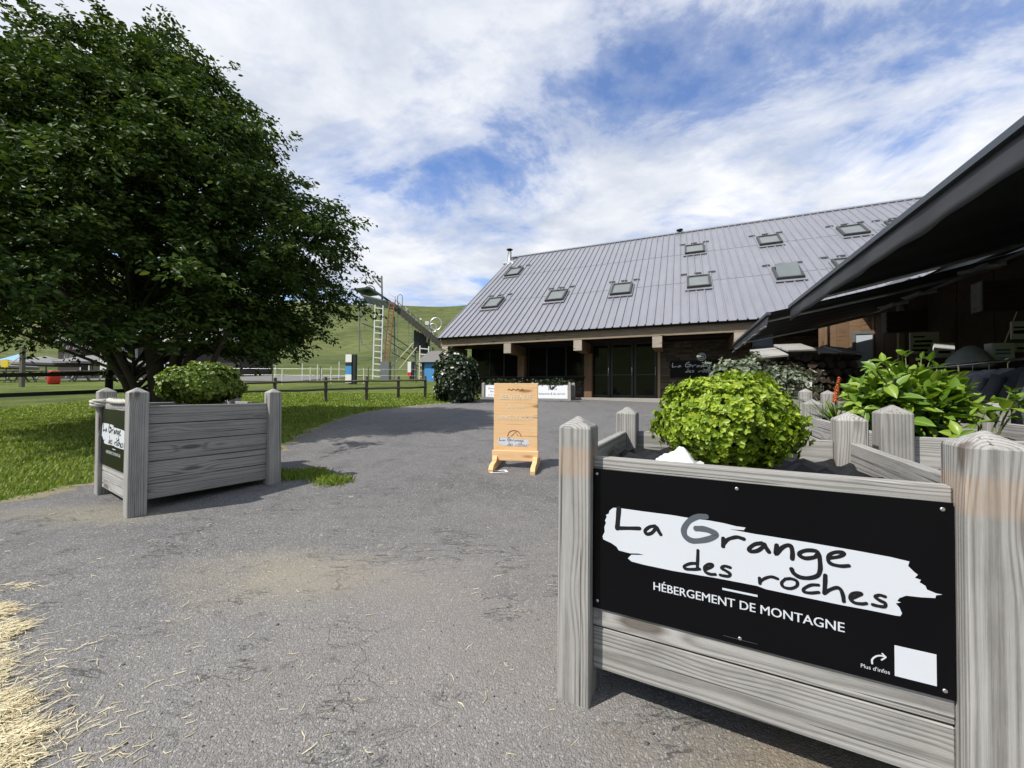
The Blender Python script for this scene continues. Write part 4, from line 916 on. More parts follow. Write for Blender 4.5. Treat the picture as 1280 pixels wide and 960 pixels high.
# ------------------------------------------------------------------ shrubs in the planters
def ball_shrub(name, label, c, rx, ry, rz, n, leaf, mat, seed, zbase, per=7, lump=.07, group=None, flowers=None, spiky=0.0):
    R = np.random.default_rng(seed); g = thing(name, label, 'shrub', (c[0], c[1], zbase), 0, group); c = np.array(c)-np.array((c[0], c[1], zbase))
    d = unit(R.normal(size=(n, 3))); ph = R.uniform(0, 6, 6)
    lumpv = lump*(np.sin(d[:, 0]*5+ph[0])*np.sin(d[:, 1]*5+ph[1])+np.sin(d[:, 2]*6+ph[2])*np.sin(d[:, 0]*4+ph[3])+.6*np.sin(d@np.array((9, 7, 8))+ph[4]))
    rr = (1+lumpv)*np.where(R.random(n) < .62, R.uniform(.93, 1.04, n), R.uniform(.62, .93, n)); rr *= 1+.05*np.maximum(0, R.normal(size=n)); rr *= 1+spiky*np.maximum(0, R.normal(size=n))
    P = c+d*rr[:, None]*np.array((rx, ry, rz)); keep = P[:, 2] > -.05; P = P[keep]; d = d[keep]; n = len(P)
    nrm = unit(d/np.array((rx, ry, rz))+R.normal(size=(n, 3))*.35+np.array((0, 0, .35)))
    a = unit(np.cross(nrm, R.normal(size=(n, 3)))); b = np.cross(nrm, a)
    Ps, Ds, Ns, Ls = [], [], [], []
    for k in range(per):
        th = 2*math.pi*k/per+R.uniform(-.3, .3, n); el = R.uniform(.15, 1.0, n)
        s = a*np.cos(th)[:, None]+b*np.sin(th)[:, None]; D = s*np.cos(el)[:, None]+nrm*np.sin(el)[:, None]
        Ps.append(P+nrm*(.012*k/per)); Ds.append(D); Ns.append(nrm*np.cos(el)[:, None]-s*np.sin(el)[:, None]); Ls.append(leaf*R.uniform(.7, 1.25, n))
    Ps, Ds, Ns, Ls = map(np.concatenate, (Ps, Ds, Ns, Ls))
    V, Fc = leaf_arrays(Ps, Ds, Ns, Ls, Ls*.68, .3, .12)
    fo = link('foliage', np_mesh('foliage', V, Fc), mat, g); tag(fo, kind='stuff')
    st = MB()
    for k in range(16):
        e = np.array(c)+unit(R.normal(size=3)+np.array((0, 0, .4)))*np.array((rx, ry, rz))*.8
        st.tube([(R.uniform(-.04, .04), R.uniform(-.04, .04), -.06), Vector(e)*.5+Vector((0, 0, .02)), Vector(e)], [.012, .008, .004], 5)
    st.build('stems', M['bark'], g)
    if flowers:
        m = flowers; idx = R.choice(n, m, replace=False); Q = P[idx]+nrm[idx]*.03; Ps, Ds, Ns = [], [], []
        for k in range(5):
            th = 2*math.pi*k/5; s = a[idx]*math.cos(th)+b[idx]*math.sin(th); Ps.append(Q); Ds.append(s+nrm[idx]*.3); Ns.append(nrm[idx])
        Ps, Ds, Ns = map(np.concatenate, (Ps, Ds, Ns)); L = R.uniform(.04, .07, len(Ps))
        V, Fc = leaf_arrays(Ps, Ds, Ns, L, L*.9, .1); tag(link('blossom', np_mesh('blossom', V, Fc), M['petal_white'], g), kind='stuff')
    return g
nl = Matrix.Translation((OX, OY, 0)) @ Matrix.Rotation(-YN, 4, 'Z')
bc = Vector((1.04, 1.875, 0))
ball_shrub('box_shrub', 'bright yellow-green clipped round shrub in the foreground planter', (bc.x, bc.y, EYE-.15), .275, .28, .215, 4200, .024, M['leaf_box'], 3, ZTOP-.13)
lc = at(253, 486, 4.02)
ball_shrub('box_shrub', 'low rounded green shrub growing in the left planter', (lc.x, lc.y, EYE+.05), .315, .31, .19, 2200, .036, M['leaf_box_far'], 4, ZL-.13, lump=.09)
s3 = at(930, 478, 5.7)
ball_shrub('leafy_shrub', 'dark leafy shrub just left of the log stack, above the round green shrub', (s3.x, s3.y, s3.z), .42, .4, .30, 700, .05, M['leaf_silver'], 5, EYE-.25, per=5, lump=.2, spiky=.15)
s4 = at(982, 482, 5.9)
ball_shrub('leafy_shrub', 'silvery grey-green bush in front of the log stack', (s4.x, s4.y, s4.z-.02), .36, .34, .26, 700, .04, M['leaf_silver'], 6, EYE-.25, per=5, lump=.15, spiky=.2, flowers=20)
fbp = on_ground(566, 503.5)
ball_shrub('flowering_bush', 'tall evergreen bush dotted with white blossom at the corner of the barn', (fbp.x+.05, fbp.y+.3, SLOPE*fbp.y+.80), .70, .65, .85, 2600, .075, M['leaf_dark'], 8, SLOPE*fbp.y, per=6, lump=.16, flowers=330)
for k, (px, py, Y, sd) in enumerate(((628, 477, 14.1, 21), (690, 478, 13.6, 22))):
    q = at(px, py, Y)
    ball_shrub('planter_greenery', ['thin green plants growing above the banner left of the easel sign', 'thin green plants growing above the banner beside the glass doors'][k], (q.x, q.y, q.z), .6, .15, .09, 170, .05, M['leaf_dark'], sd, q.z-.2, per=4, lump=.25, spiky=.4)

# broad-leaved shrub: every leaf a piece of its own
def big_leaf(L, W, seed):
    r = random.Random(seed); n = 5; vs = []; fs = []; cur = r.uniform(.15, .4)
    prof_ = [(0, .06), (.22, .75), (.48, 1.0), (.75, .68), (1.0, .02)]
    for a, w in prof_:
        z = -cur*L*a*a; e = W/2*w
        vs += [(L*a, -e, z+.16*e*2), (L*a, -e*.5, z+.03*e), (L*a, 0, z), (L*a, e*.5, z+.03*e), (L*a, e, z+.16*e*2)]
    for i in range(4):
        for q in range(4): a = i*5+q; fs.append((a, a+1, a+6, a+5))
    me = MB().add(vs, fs).mesh('leaf', True); return me
LM = [big_leaf(1.0, .46+.03*k, k) for k in range(5)]
t_ = NT('veined_leaf'); v_ = t_.co('Object'); s_ = t_.n('ShaderNodeSeparateXYZ'); t_.t.links.new(v_, s_.inputs[0])
ay = t_.math('ABSOLUTE', s_.outputs['Y']); rib = t_.ramp(ay, [(.008, 1.0), (.03, 0.0)])
vein = t_.ramp(t_.math('SINE', t_.math('MULTIPLY', t_.math('SUBTRACT', s_.outputs['X'], t_.math('MULTIPLY', ay, .9)), 55.0)), [(.86, 0.0), (1.0, 1.0)])
lc_ = t_.ramp(t_.rand(), [(0.0, (.095, .20, .016)), (.5, (.15, .27, .022)), (1.0, (.26, .37, .04))])
lc_ = t_.mix(t_.math('MULTIPLY', t_.math('MAXIMUM', rib, t_.math('MULTIPLY', vein, .5)), .5), lc_, (.38, .45, .12))
t_.bump(t_.math('MULTIPLY', vein, -1.0), .3, .02); t_.set(lc_, .36, 0, .5)
tr = t_.n('ShaderNodeBsdfTranslucent'); t_.put(tr.inputs[0], t_.mix(1.0, lc_, (1, 1, .4), 'MULTIPLY')); mx = t_.n('ShaderNodeMixShader'); mx.inputs[0].default_value = .3
t_.t.links.new(t_.b.outputs[0], mx.inputs[1]); t_.t.links.new(tr.outputs[0], mx.inputs[2]); t_.t.links.new(mx.outputs[0], t_.out.inputs['Surface'])
M['veined'] = t_.m
def leafy_plant(name, label, base, tops, per, Lr, seed, group=None):
    r = random.Random(seed); g = thing(name, label, 'shrub', base, 0, group); base = Vector(base)
    for tp in tops:
        tp = Vector(tp)-base; b0 = Vector((r.uniform(-.08, .08), r.uniform(-.08, .08), -.03)); mid = (b0+tp)*.5+Vector((r.uniform(-.03, .03), r.uniform(-.03, .03), .05))
        MB().tube([b0, mid, tp], [.006, .005, .003], 5).build('stem', M['stem'], g)
        ax = (tp-mid).normalized(); a0 = r.uniform(0, 6)
        for k in range(per):
            f = k/(per-1); p = tp*(1-.0)+ax*.01 if k >= per-3 else mid.lerp(tp, .15+.85*f)
            th = a0+k*1.75; sd = ax.cross(Vector((1, .2, .1))).normalized(); s2 = ax.cross(sd)
            up = .95 if k >= per-3 else r.uniform(-.15, .5)
            dr = (sd*math.cos(th)+s2*math.sin(th)+ax*up+Vector((0, 0, .05))).normalized()
            nn = (ax*1.0+Vector((0, 0, .6))-dr*dr.dot(ax)).normalized(); y = nn.cross(dr).normalized(); nn = dr.cross(y)
            L = r.uniform(*Lr)*(.62 if k >= per-3 else 1)
            m = Matrix((dr, y, nn)).transposed().to_4x4(); m.translation = p
            link('leaf', LM[r.randrange(5)], M['veined'], g, mtx=m @ Matrix.Scale(L, 4))
    return g
r = random.Random(5); base2 = at(1133, 545, 2.75); base2.z = EYE-.34
tops = []
for k in range(44):
    a = r.uniform(0, 2*math.pi); q = math.sqrt(r.random()); px, py = 1132+q*72*math.cos(a), 487-abs(math.sin(a)*q)*42+r.uniform(-2, 42)*(1 if math.sin(a) < .2 else .5)
    tops.append(at(px, py, 2.75+r.uniform(-.30, .3)))
leafy_plant('broad_leaved_shrub', 'lush shrub with large bright green leaves filling the planter under the awning', base2, tops, 7, (.09, .14), 9)
R = np.random.default_rng(44); n = 1500; dd = unit(R.normal(size=(n, 3))); P = np.array((0, 0, .26))+dd*np.array((.33, .28, .24))*R.uniform(.55, 1.0, n)[:, None]; P = P[P[:, 2] > -.02]; n = len(P)
D = unit(P-np.array((0, 0, .05))+R.normal(size=(n, 3))*.22); L = R.uniform(.06, .115, n); V, Fc = leaf_arrays(P, D, R.normal(size=(n, 3))*.4+np.array((0, 0, 1.0)), L, L*.5, .22, .25)
bs = bpy.data.objects['broad_leaved_shrub']; tag(link('inner_foliage', np_mesh('inner_foliage', V, Fc), M['leaf_big'], bs), kind='stuff')
base3 = at(1225, 555, 2.35); base3.z = EYE-.33
leafy_plant('broad_leaved_shrub', 'sparse leafy shoots beside the capped post at the right edge', base3, [at(1215, 522, 2.35), at(1262, 492, 2.3), at(1240, 505, 2.45), at(1285, 485, 2.4), at(1200, 545, 2.3), at(1268, 500, 2.2)], 7, (.075, .12), 12)
# red-hot poker with strap leaves
kb0 = at(1046, 520, 3.25); kb0.z = EYE-.32
kp = thing('poker_plant', 'red-hot poker plant with one orange flower spike and grassy leaves', 'flower', kb0)
R = np.random.default_rng(2); bl = MB(); r = random.Random(3)
for k in range(46):
    a = r.uniform(0, 6.28); ln = r.uniform(.25, .5); dx, dy = math.cos(a), math.sin(a)*.7; pts = []
    for i in range(7):
        f = i/6; pts.append(Vector((dx*ln*.7*f**1.3, dy*ln*.7*f**1.3, ln*(f-.55*f*f*r.uniform(.6, 1.2)))))
    sd = Vector((-dy, dx, 0)).normalized(); vs = []; fs = []
    for i, p in enumerate(pts):
        w = .007*(1-(i/6)**2*.9); vs += [p-sd*w, p+sd*w]
    bl.add(vs, [(2*i, 2*i+1, 2*i+3, 2*i+2) for i in range(6)])
tag(bl.build('strap_leaves', M['leaf_big'], kp), kind='stuff')
for (px0, py0, px1, py1, wd, nm) in ((1043, 500, 1049, 470, .024, 'flower_spike'), (1048, 532, 1049, 518, .02, 'flower_spike')):
    p0, p1 = at(px0, py0, 3.25)-kb0, at(px1, py1, 3.25)-kb0; n = 220; f = R.random(n); ax = np.array(p1-p0); th = R.uniform(0, 6.28, n)
    P = np.array(p0)+ax*f[:, None]; D = np.stack([np.cos(th), np.sin(th), -np.full(n, .9)], 1); L = wd*1.5*(1-.5*f); V, Fc = leaf_arrays(P, D, np.tile((0, 0, 1.0), (n, 1))+D*.1, L, L*.35, .2)
    tag(link(nm, np_mesh(nm, V, Fc), M['petal_orange'], kp), kind='stuff')
MB().tube([(0, 0, -.03), at(1044, 505, 3.25)-kb0, at(1049, 475, 3.25)-kb0], [.007, .006, .003], 6).build('flower_stalk', M['stem'], kp)
gb0 = at(1030, 515, 3.6); gb0.z = EYE-.30
gt = thing('ornamental_grass', 'arching pale grass tuft beside the red-hot poker', 'grass', gb0); bl = MB(); r = random.Random(8)
for k in range(34):
    a = r.uniform(0, 6.28); ln = r.uniform(.35, .62); dx, dy = math.cos(a), math.sin(a)*.6; pts = [Vector((dx*ln*.75*f**1.2, dy*ln*.75*f**1.2, ln*(1.15*f-.75*f*f))) for f in np.linspace(0, 1, 8)]
    bl.tube(pts, [.0028*(1-.8*f) for f in np.linspace(0, 1, 8)], 4, False)
tag(bl.build('blades', M['leaf_silver'], gt), kind='stuff')
# crumpled white plastic beside the round shrub
pb = Vector((.745, 1.72, ZTOP-.06)); bg = thing('plastic_bag', 'crumpled white plastic sheet tucked beside the round shrub', 'plastic', pb)
n = 26; vs = []
for i in range(n):
    for j in range(n):
        u, w_ = i/(n-1)-.5, j/(n-1)-.5; h = .085*math.exp(-(u*u+w_*w_)*7)+.010*math.sin(u*13+w_*7)+.006*abs(math.sin(w_*19-u*9))+.003*math.sin(u*31+w_*23)
        vs.append((u*.2, w_*.2, h-.03))
MB().add(vs, [(i*n+j, (i+1)*n+j, (i+1)*n+j+1, i*n+j+1) for i in range(n-1) for j in range(n-1)]).build('sheet', M['plastic'], bg, True, rot=(0, 0, -YN))
# ------------------------------------------------------------------ fences
def fence(label, pts, rail_h, ph, mat, postr=.055, railr=.038):
    g = thing('post_and_rail_fence', label, 'fence', (pts[0][0], pts[0][1], gz(*pts[0])), 0, 'post and rail fences'); o = Vector(g.location)
    P_ = [Vector((x, y, gz(x, y)))-o for x, y in pts]
    for p in P_: MB().tube([p-Vector((0, 0, .1)), p+Vector((rnd.uniform(-.015, .015), 0, ph*.6)), p+Vector((rnd.uniform(-.02, .02), 0, ph))], [postr*1.05, postr, postr*.93], 10).build('post', mat, g)
    for a, b in zip(P_[:-1], P_[1:]):
        for h in rail_h:
            d = (b-a).normalized()*.08; m = (a+b)/2
            MB().tube([a-d+Vector((0, -.05, h+rnd.uniform(-.015, .015))), m+Vector((0, -.05, h+rnd.uniform(-.02, .02))), b+d+Vector((0, -.05, h+rnd.uniform(-.015, .015)))], [railr, railr*.95, railr*.9], 8).build('rail', mat, g)
def gp_(px, Y): p = at(px, 500, Y); return (p.x, p.y)
fence('weathered round-post fence running towards the barn, right of the tree', [gp_(531, 14.9), gp_(498, 14.4), gp_(458, 13.9), gp_(407, 13.2), gp_(343, 12.3), gp_(285, 11.4)], (.42, .70), .85, M['fence'])
def fz(px, py, Y): return at(px, py, Y).z
fl1 = [gp_(136, 8.6), gp_(55-110, 7.6)]
g = thing('post_and_rail_fence', 'dark fence rails crossing in front of the restaurant at the far left', 'fence', (*fl1[0], gz(*fl1[0])), 0, 'post and rail fences'); o = Vector(g.location)
for (x, y), Y in zip(fl1+[gp_(205, 9.4)], (8.6, 7.6, 9.4)):
    z0 = gz(x, y); MB().tube([Vector((x, y, z0-.1))-o, Vector((x, y, EYE+.42))-o], [.07, .062], 10).build('post', M['fence_black'], g)
for (ya, yb, yc) in ((471.0, 466.5, 465), (496.5, 489.0, 487)):
    a = Vector((*fl1[1], fz(0, ya, 7.85))); b = Vector((*fl1[0], fz(136, yb, 8.6))); c = Vector((*gp_(205, 9.4), fz(205, yc, 9.4)))
    for p, q in ((a, b), (b, c)): MB().bar(p-o, q-o, .05, .085).build('rail', M['fence_black'], g)

# ------------------------------------------------------------------ the big tree
TK = .70; TX, TY = -7.62, 7.45; tz = gz(TX, TY)
tree = thing('broadleaf_tree', 'huge dense dark green broadleaf tree filling the left of the photo', 'tree', (TX, TY, tz))
zs_ = np.array([.8, 1.0, 1.4, 2.6, 3.5, 3.86, 4.7, 5.5, 6.2, 6.6, 6.9])+EYE-tz
rs_ = np.array([2.4, 2.75, 3.3, 3.65, 3.5, 3.05, 2.8, 2.05, 1.4, .85, .3])
R = np.random.default_rng(31)
trunk = MB(); bt_ = trunk.tube
def tube_(pts, rads, n=8, cap=True): return bt_([tuple(c*TK for c in p) for p in pts], [q*TK for q in rads], n, cap)
r = random.Random(4)
lean = lambda z: Vector((.25*z/10-.02*z, .0, 0))
tube_([(1.15, 0, -.2), (1.08, 0, 1.2), (.8, .05, 3.0), (.2, .1, 5.5), (0, 0, 8.0), (0, 0, 10.4)], [.24, .20, .17, .13, .08, .03], 10)
for k in range(9):                                   # the sheaf of side stems rising from the base
    a = -2.9+k*.72+r.uniform(-.2, .2); x1, y1 = math.cos(a), math.sin(a)*.7; q = r.uniform(.8, 1.25)
    tube_([(.95+.15*x1, .15*y1, -.2), (.95+.75*x1*q, .75*y1*q, 1.3), (.7+1.7*x1*q, 1.7*y1*q, 3.0), (.2+2.8*x1*q, 2.8*y1*q, 5.4)], [.10, .085, .06, .03], 7)
tube_([(1.5, -.3, -.2), (2.6, -.5, .9), (3.1, -.6, 1.9), (3.6, -.6, 3.0)], [.10, .085, .065, .03], 7)
nc = 740; cl = []
tries = 0
while len(cl) < nc:
    z = R.uniform(zs_[0], zs_[-1]); rr = np.interp(z, zs_, rs_)
    if R.random() > (rr/5.9/TK)**1.3+.05: continue
    a = R.uniform(0, 2*math.pi); f = 1-abs(R.normal()*.22); f = max(.15, f) if R.random() < .8 else R.uniform(.1, .8)
    k = 1+.15*math.sin(3*a+1.9*z)+.13*math.sin(5*a-2.9*z)
    x, y = rr*f*k*math.cos(a), rr*f*k*math.sin(a)*(.86-.055*z)
    if x < 1.0 and z < (1.25 if x < -1.2 else 1.5)+EYE-tz: continue
    cl.append((x, y, z, f))
cl = np.array(cl)
for (x, y, z, f) in cl[:160]:
    s = Vector((.4*(1-z/8), 0, max(.7, z-.8*f-.4))); e = Vector((x, y, z)); m = s.lerp(e, .55)+Vector((0, 0, .2))
    trunk.tube([s, m, e], [.032, .02, .006], 5, False)
trunk.build('trunk', M['bark'], tree, True)
Ps, Ds, Ns, Ls = [], [], [], []
for (x, y, z, f) in cl:
    out = unit(np.array([x, y, .35*f])); nt = R.integers(5, 9)
    for q in range(nt):                              # sprays of leaves on each bough
        d = unit(out+R.normal(size=3)*np.array((.75, .75, .42))-np.array((0, 0, .10))); L = R.uniform(.34, .78)
        k = R.integers(38, 58); fr = R.random(k)**.8
        base = np.array((x, y, z))+R.normal(size=3)*np.array((.2, .2, .12))
        side = unit(np.cross(d, (0, 0, 1.0))); 
        p = base+d*(fr*L)[:, None]+R.normal(size=(k, 3))*np.array((.06, .06, .04))-np.array((0, 0, 1.0))*(.22*L*fr**2)[:, None]
        sg = np.where(np.arange(k) % 2 == 0, 1, -1)[:, None]
        Dl = unit(d*.55+side*sg*.8+R.normal(size=(k, 3))*.35-np.array((0, 0, .28)))
        Ps.append(p); Ds.append(Dl); Ns.append(unit(R.normal(size=(k, 3))*.75+np.array((-.35, -.3, .9)))); Ls.append(R.uniform(.06, .115, k))
Ps, Ds, Ns, Ls = map(np.concatenate, (Ps, Ds, Ns, Ls))
V, Fc = leaf_arrays(Ps, Ds, Ns, Ls, Ls*.48, .2, .18)
tag(link('crown', np_mesh('crown', V, Fc), M['leaf_tree'], tree), kind='stuff')

# ------------------------------------------------------------------ ski lift station behind the fence
YS = 32.0
def q(px, py, dy=0.0): return at(px, py, YS+dy)
so = q(470, 474); so.z = gz(so.x, YS)
lift = thing('ski_lift_station', 'steel ski lift boarding ramp with ladders, sloping girder and pulleys', 'ski lift', so)
def lb_(name, segs, mat, w=.08, h=None):
    b = MB()
    for p, e in segs: b.bar(Vector(p)-so, Vector(e)-so, w, h or w)
    return b.build(name, mat, lift)
for dy in (-.7, .7): lb_('girder', [(q(455, 374, dy), q(494, 384, dy)), (q(494, 384, dy), q(552, 432, dy)), (q(552, 432, dy), q(590, 460, dy))], M['green_steel'], .12, .5)
lb_('deck', [(q(455, 371), q(495, 381)), (q(495, 381), q(552, 428))], M['steel_grey'], 1.5, .10)
lb_('canopy', [(q(450, 366, .2), q(468, 364, .2)), (q(468, 364, .2), q(486, 376, .2))], M['green_steel'], 2.2, .16)
def ladder(name, a0, a1, wpx, n, mat, dy=0.0, w=.085):
    b = MB()
    L0, L1, R0, R1 = q(a0[0], a0[1], dy), q(a1[0], a1[1], dy), q(a0[0]+wpx, a0[1]+1, dy), q(a1[0]+wpx, a1[1]+1, dy)
    o_ = link(name, MB().bar(L0-so, L1-so, w, w).bar(R0-so, R1-so, w, w).mesh(name), mat, lift)
    for k in range(n):
        f = (k+.5)/n; MB().bar(L0.lerp(L1, f)-so, R0.lerp(R1, f)-so, w*.8, w*.9).build('rung', mat, o_)
tr_ = MB()
gp0, gp1 = (494, 384), (552, 432)
for k in range(14):
    f0, f1 = k/14, (k+1)/14; a_ = (gp0[0]+58*f0, gp0[1]+48*f0); b_ = (gp0[0]+58*f1, gp0[1]+48*f1)
    tr_.bar(q(a_[0], a_[1]-3, -.75)-so, q(b_[0], b_[1]+5, -.75)-so, .05, .05).bar(q(a_[0], a_[1]+6, -.75)-so, q(b_[0], b_[1]-3, -.75)-so, .05, .05)
    tr_.bar(q(a_[0], a_[1]+6, -.75)-so, q(a_[0], a_[1]-9, -.75)-so, .045, .045)
tr_.bar(q(494, 375, -.75)-so, q(552, 423, -.75)-so, .05, .05)
for k in range(5): tr_.bar(q(457+8*k, 373+2*k, -.75)-so, q(465+8*k, 383+2*k, -.75)-so, .05, .05)
tr_.build('lattice', simple('brown_painted_steel', (.10, .075, .055), .6, .2, .3), lift)
tw_ = MB()
for (xa, xb, ya, yb) in ((477, 493, 392, 474), (519, 534, 424, 474), (541, 551, 434, 474)):
    tw_.bar(q(xa, ya, .7)-so, q(xa, yb, .7)-so, .09, .09).bar(q(xb, ya+4, .7)-so, q(xb, yb, .7)-so, .09, .09)
    n_ = int((yb-ya)/14)
    for k in range(n_): y0_, y1_ = ya+(yb-ya)*k/n_, ya+(yb-ya)*(k+1)/n_; tw_.bar(q(xa, y0_, .7)-so, q(xb, y1_, .7)-so, .05, .05).bar(q(xa, y1_, .7)-so, q(xb, y1_, .7)-so, .05, .05)
tw_.build('trestle', M['steel_grey'], lift)
ladder('white_ladder', (466, 474), (469, 381), 10, 12, M['white_paint'], -.9)
ladder('rusty_ladder', (478, 470), (487, 377), 6, 20, M['rust'], -.95, .075)
ladder('white_ladder', (524, 474), (525, 432), 11, 6, M['white_paint'], -.9)
lb_('rear_column', [(q(475, 474, .6), q(477, 384, .6)), (q(536, 474, .6), q(536, 420, .6))], M['steel_grey'], .18)
lb_('mast', [(q(478, 384), q(477, 345)), (q(477, 349), q(465, 345)), (q(466, 347), q(477, 360))], M['steel_grey'], .12)
b = MB(); 
for (cx, cy, rr) in ((462, 364, 7),):
    b.tube([q(cx+rr*math.cos(a), cy-rr*math.sin(a))-so for a in np.linspace(0, math.pi, 12)], .05, 6)
b.tube([q(500+3*math.cos(a), 372-4*math.sin(a))-so for a in np.linspace(0, math.pi, 8)], .03, 6).tube([q(497, 372)-so, q(497, 392)-so], .03, 6).tube([q(503, 372)-so, q(503, 394)-so], .03, 6)
b.tube([q(452, 380)-so, q(449, 410)-so, q(452, 428)-so, q(466, 438)-so], .035, 6); b.tube([q(449, 376)-so, q(449, 440)-so], .035, 6).tube([q(458, 384)-so, q(455, 412)-so], .025, 6)
b.build('cable_loop', M['steel_grey'], lift)
ring = MB()
for (cx, cy, rr) in ((545, 405, 7), (541, 410, 5)): ring.tube([q(cx+rr*math.cos(a), cy-rr*1.1*math.sin(a))-so for a in np.linspace(0, 2*math.pi, 17)], .05, 6)
ring.build('pulley_wheel', M['galv'], lift)
b = MB()
for px, py, h in ((494, 386, 16), (507, 394, 11), (513, 399, 10), (520, 405, 12), (527, 412, 14), (535, 418, 12), (542, 424, 12)): b.bar(q(px, py)-so, q(px, py-h)-so, .045, .045)
b.bar(q(486, 366)-so, q(500, 378)-so, .03, .03); b.build('railing', M['galv'], lift)
for px, py, s_ in ((508, 387, 3), (526, 399, 2.5), (534, 404, 4.5)): 
    c = q(px, py)-so; k = YS/F*s_; MB().box(c.x-k/2, c.x+k/2, c.y-.1, c.y+.1, c.z-k/2, c.z+k/2).build('lamp_box', M['white_paint'], lift)
b = MB()
for px0, py0, px1, py1 in ((488, 460, 517, 428), (496, 465, 521, 434)): b.bar(q(px0, py0, -.6)-so, q(px1, py1, -.6)-so, .07, .07)
b.build('stair_handrail', simple('pale_yellow_paint', (.62, .58, .40), .5), lift)
lb_('brace', [(q(490, 441, .3), q(520, 456, .3)), (q(520, 456, .3), q(536, 465, .3)), (q(486, 417, .3), q(520, 440, .3)), (q(486, 427, .3), q(518, 446, .3)), (q(452, 404, .3), q(478, 414, .3))], M['steel_dark'], .07)
b = MB()
for px, y0, y1 in ((497, 394, 450), (511, 402, 440), (516, 406, 455), (485, 400, 430)): b.bar(q(px, y0, .4)-so, q(px, y1, .4)-so, .04, .04)
b.build('hanging_cable', M['galv'], lift)
b = MB()
for k in range(5): c = q(518.5+k*3.2, 426+k*1.6, .2)-so; b.box(c.x-.085, c.x+.085, c.y, c.y+.2, c.z-.75, c.z+.9)
b.build('hanging_curtain', M['steel_dark'], lift)
c = q(482, 464, -1.0)-so; MB().box(c.x-.33, c.x+.36, c.y-.3, c.y+.3, c.z-.75, c.z+.75).build('control_cabinet', M['steel_grey'], lift)
hp = q(545, 472, -2); hp.z = gz(hp.x, hp.y)
hut = thing('lift_hut', 'small dark hut with blue door beside the ski lift', 'hut', hp, -.2)
MB().box(-1.2, 1.2, 0, 2, -.2, 1.55).build('wall', M['restaurant'], hut)
MB().add([(-1.5,-.3,1.5),(1.5,-.3,1.5),(1.5,2.3,1.5),(-1.5,2.3,1.5),(-1.0,1,2.5),(1.5,1,2.5)], [(0,1,5,4),(2,3,4,5),(3,0,4),(1,2,5),(3,2,1,0)]).build('roof', M['shingle'], hut)
MB().box(-.95, -.15, -.05, -.002, 0, 1.45).build('door', M['blue'], hut)
# poles of the snow fence and the totems
def totem(name, label, px, py0, py1, Y, wpx, mats):
    b0 = at(px, py1, Y); b0.z = min(b0.z, gz(b0.x, Y)); h = at(px, py0, Y).z-b0.z; w = wpx*Y/F
    g = thing(name, label, 'sign', b0, -.15)
    MB().box(-w*.1, w*.9, .05, .25, 0, h).build('column', M['steel_dark'], g)
    z = h
    for fr, m, nm in mats: MB().box(-w*.55, w*.35, 0, .049, z-h*fr+.01, z).build(nm, m, g); z -= h*fr
totem('information_totem', 'tall info totem with white and blue panels beyond the fence', 436, 443, 481, 25, 9, ((.26, M['white_paint'], 'white_panel'), (.12, M['steel_dark'], 'dark_panel'), (.28, M['blue'], 'blue_panel'), (.28, M['white_paint'], 'white_panel')))
totem('information_totem', 'small white info post beneath the ski lift girder', 512, 452, 470, 30, 5, ((.55, M['white_paint'], 'white_panel'), (.2, M['red'], 'red_panel')))
wr = random.Random(2)
for k, px in enumerate((344, 353, 378, 388, 397, 402, 414, 424, 446, 455)):
    Y = 26+wr.uniform(-2, 3); p = at(px, 470, Y); z0 = gz(p.x, Y); h = wr.uniform(.9, 1.5)
    o_ = MB().tube([(0, 0, -.1), (0, 0, h)], .035, 6).build('marker_pole', M['white_paint'], None, loc=(p.x, p.y, z0))
    tag(o_, ['white marker pole nearest the tree trunk, left of the info totem', 'second white marker pole from the tree', 'third white marker pole from the tree', 'fourth white marker pole from the tree', 'fifth white marker pole from the tree', 'sixth white marker pole from the tree', 'seventh white marker pole, left of the info totem', 'white marker pole next to the left side of the info totem', 'white marker pole just right of the info totem', 'white marker pole nearest the white lift ladder'][k], 'pole', 'white meadow marker poles')
wire = thing('wire_fence', 'thin pale wire fence strung across the meadow before the ski lift', 'fence', (*gp_(300, 27.5), gz(*gp_(300, 27.5))))
wo_ = Vector(wire.location); b = MB(); pw = [Vector((*gp_(px, 27.5), 0)) for px in (280, 340, 400, 460, 520)]
for p in pw: p.z = gz(p.x, p.y)
for h in (.5, .95): b.tube([p+Vector((0, 0, h))-wo_ for p in pw], .006, 5)
b.build('wire', M['galv'], wire)
for p in pw: MB().tube([p-wo_-Vector((0, 0, .1)), p-wo_+Vector((0, 0, 1.1))], .03, 6).build('stake', M['fence'], wire)

# ------------------------------------------------------------------ restaurant under the trees at the far left
YR = 44.0; rp = at(140, 470, YR); rp.z = gz(rp.x, YR); m_ = YR/F
res = thing('restaurant', 'dark chalet restaurant with white roof edge and red name board, seen under the tree', 'building', rp, 0)
X0, X1 = (72-140)*m_, (300-140)*m_; zz_ = lambda py: at(140, py, YR).z-rp.z
MB().box(X0, X1, 0, 6, -.5, zz_(428)).build('wall', M['restaurant'], res)
MB().add([(X0-.6,-.8,zz_(425)),(X1+.6,-.8,zz_(425)),(X1+.6,6.6,zz_(425)),(X0-.6,6.6,zz_(425)),(X0+1,3,zz_(405)),(X1-1,3,zz_(405))], [(0,1,5,4),(2,3,4,5),(3,0,4),(1,2,5),(3,2,1,0)]).build('roof', M['shingle'], res)
MB().box(X0-.62, X1+.62, -.86, -.80, zz_(428), zz_(424)).build('eave_board', M['white_paint'], res)
MB().box((78-140)*m_, (130-140)*m_, -.30, -.22, zz_(441), zz_(429)).build('name_board', M['sign_red'], res)
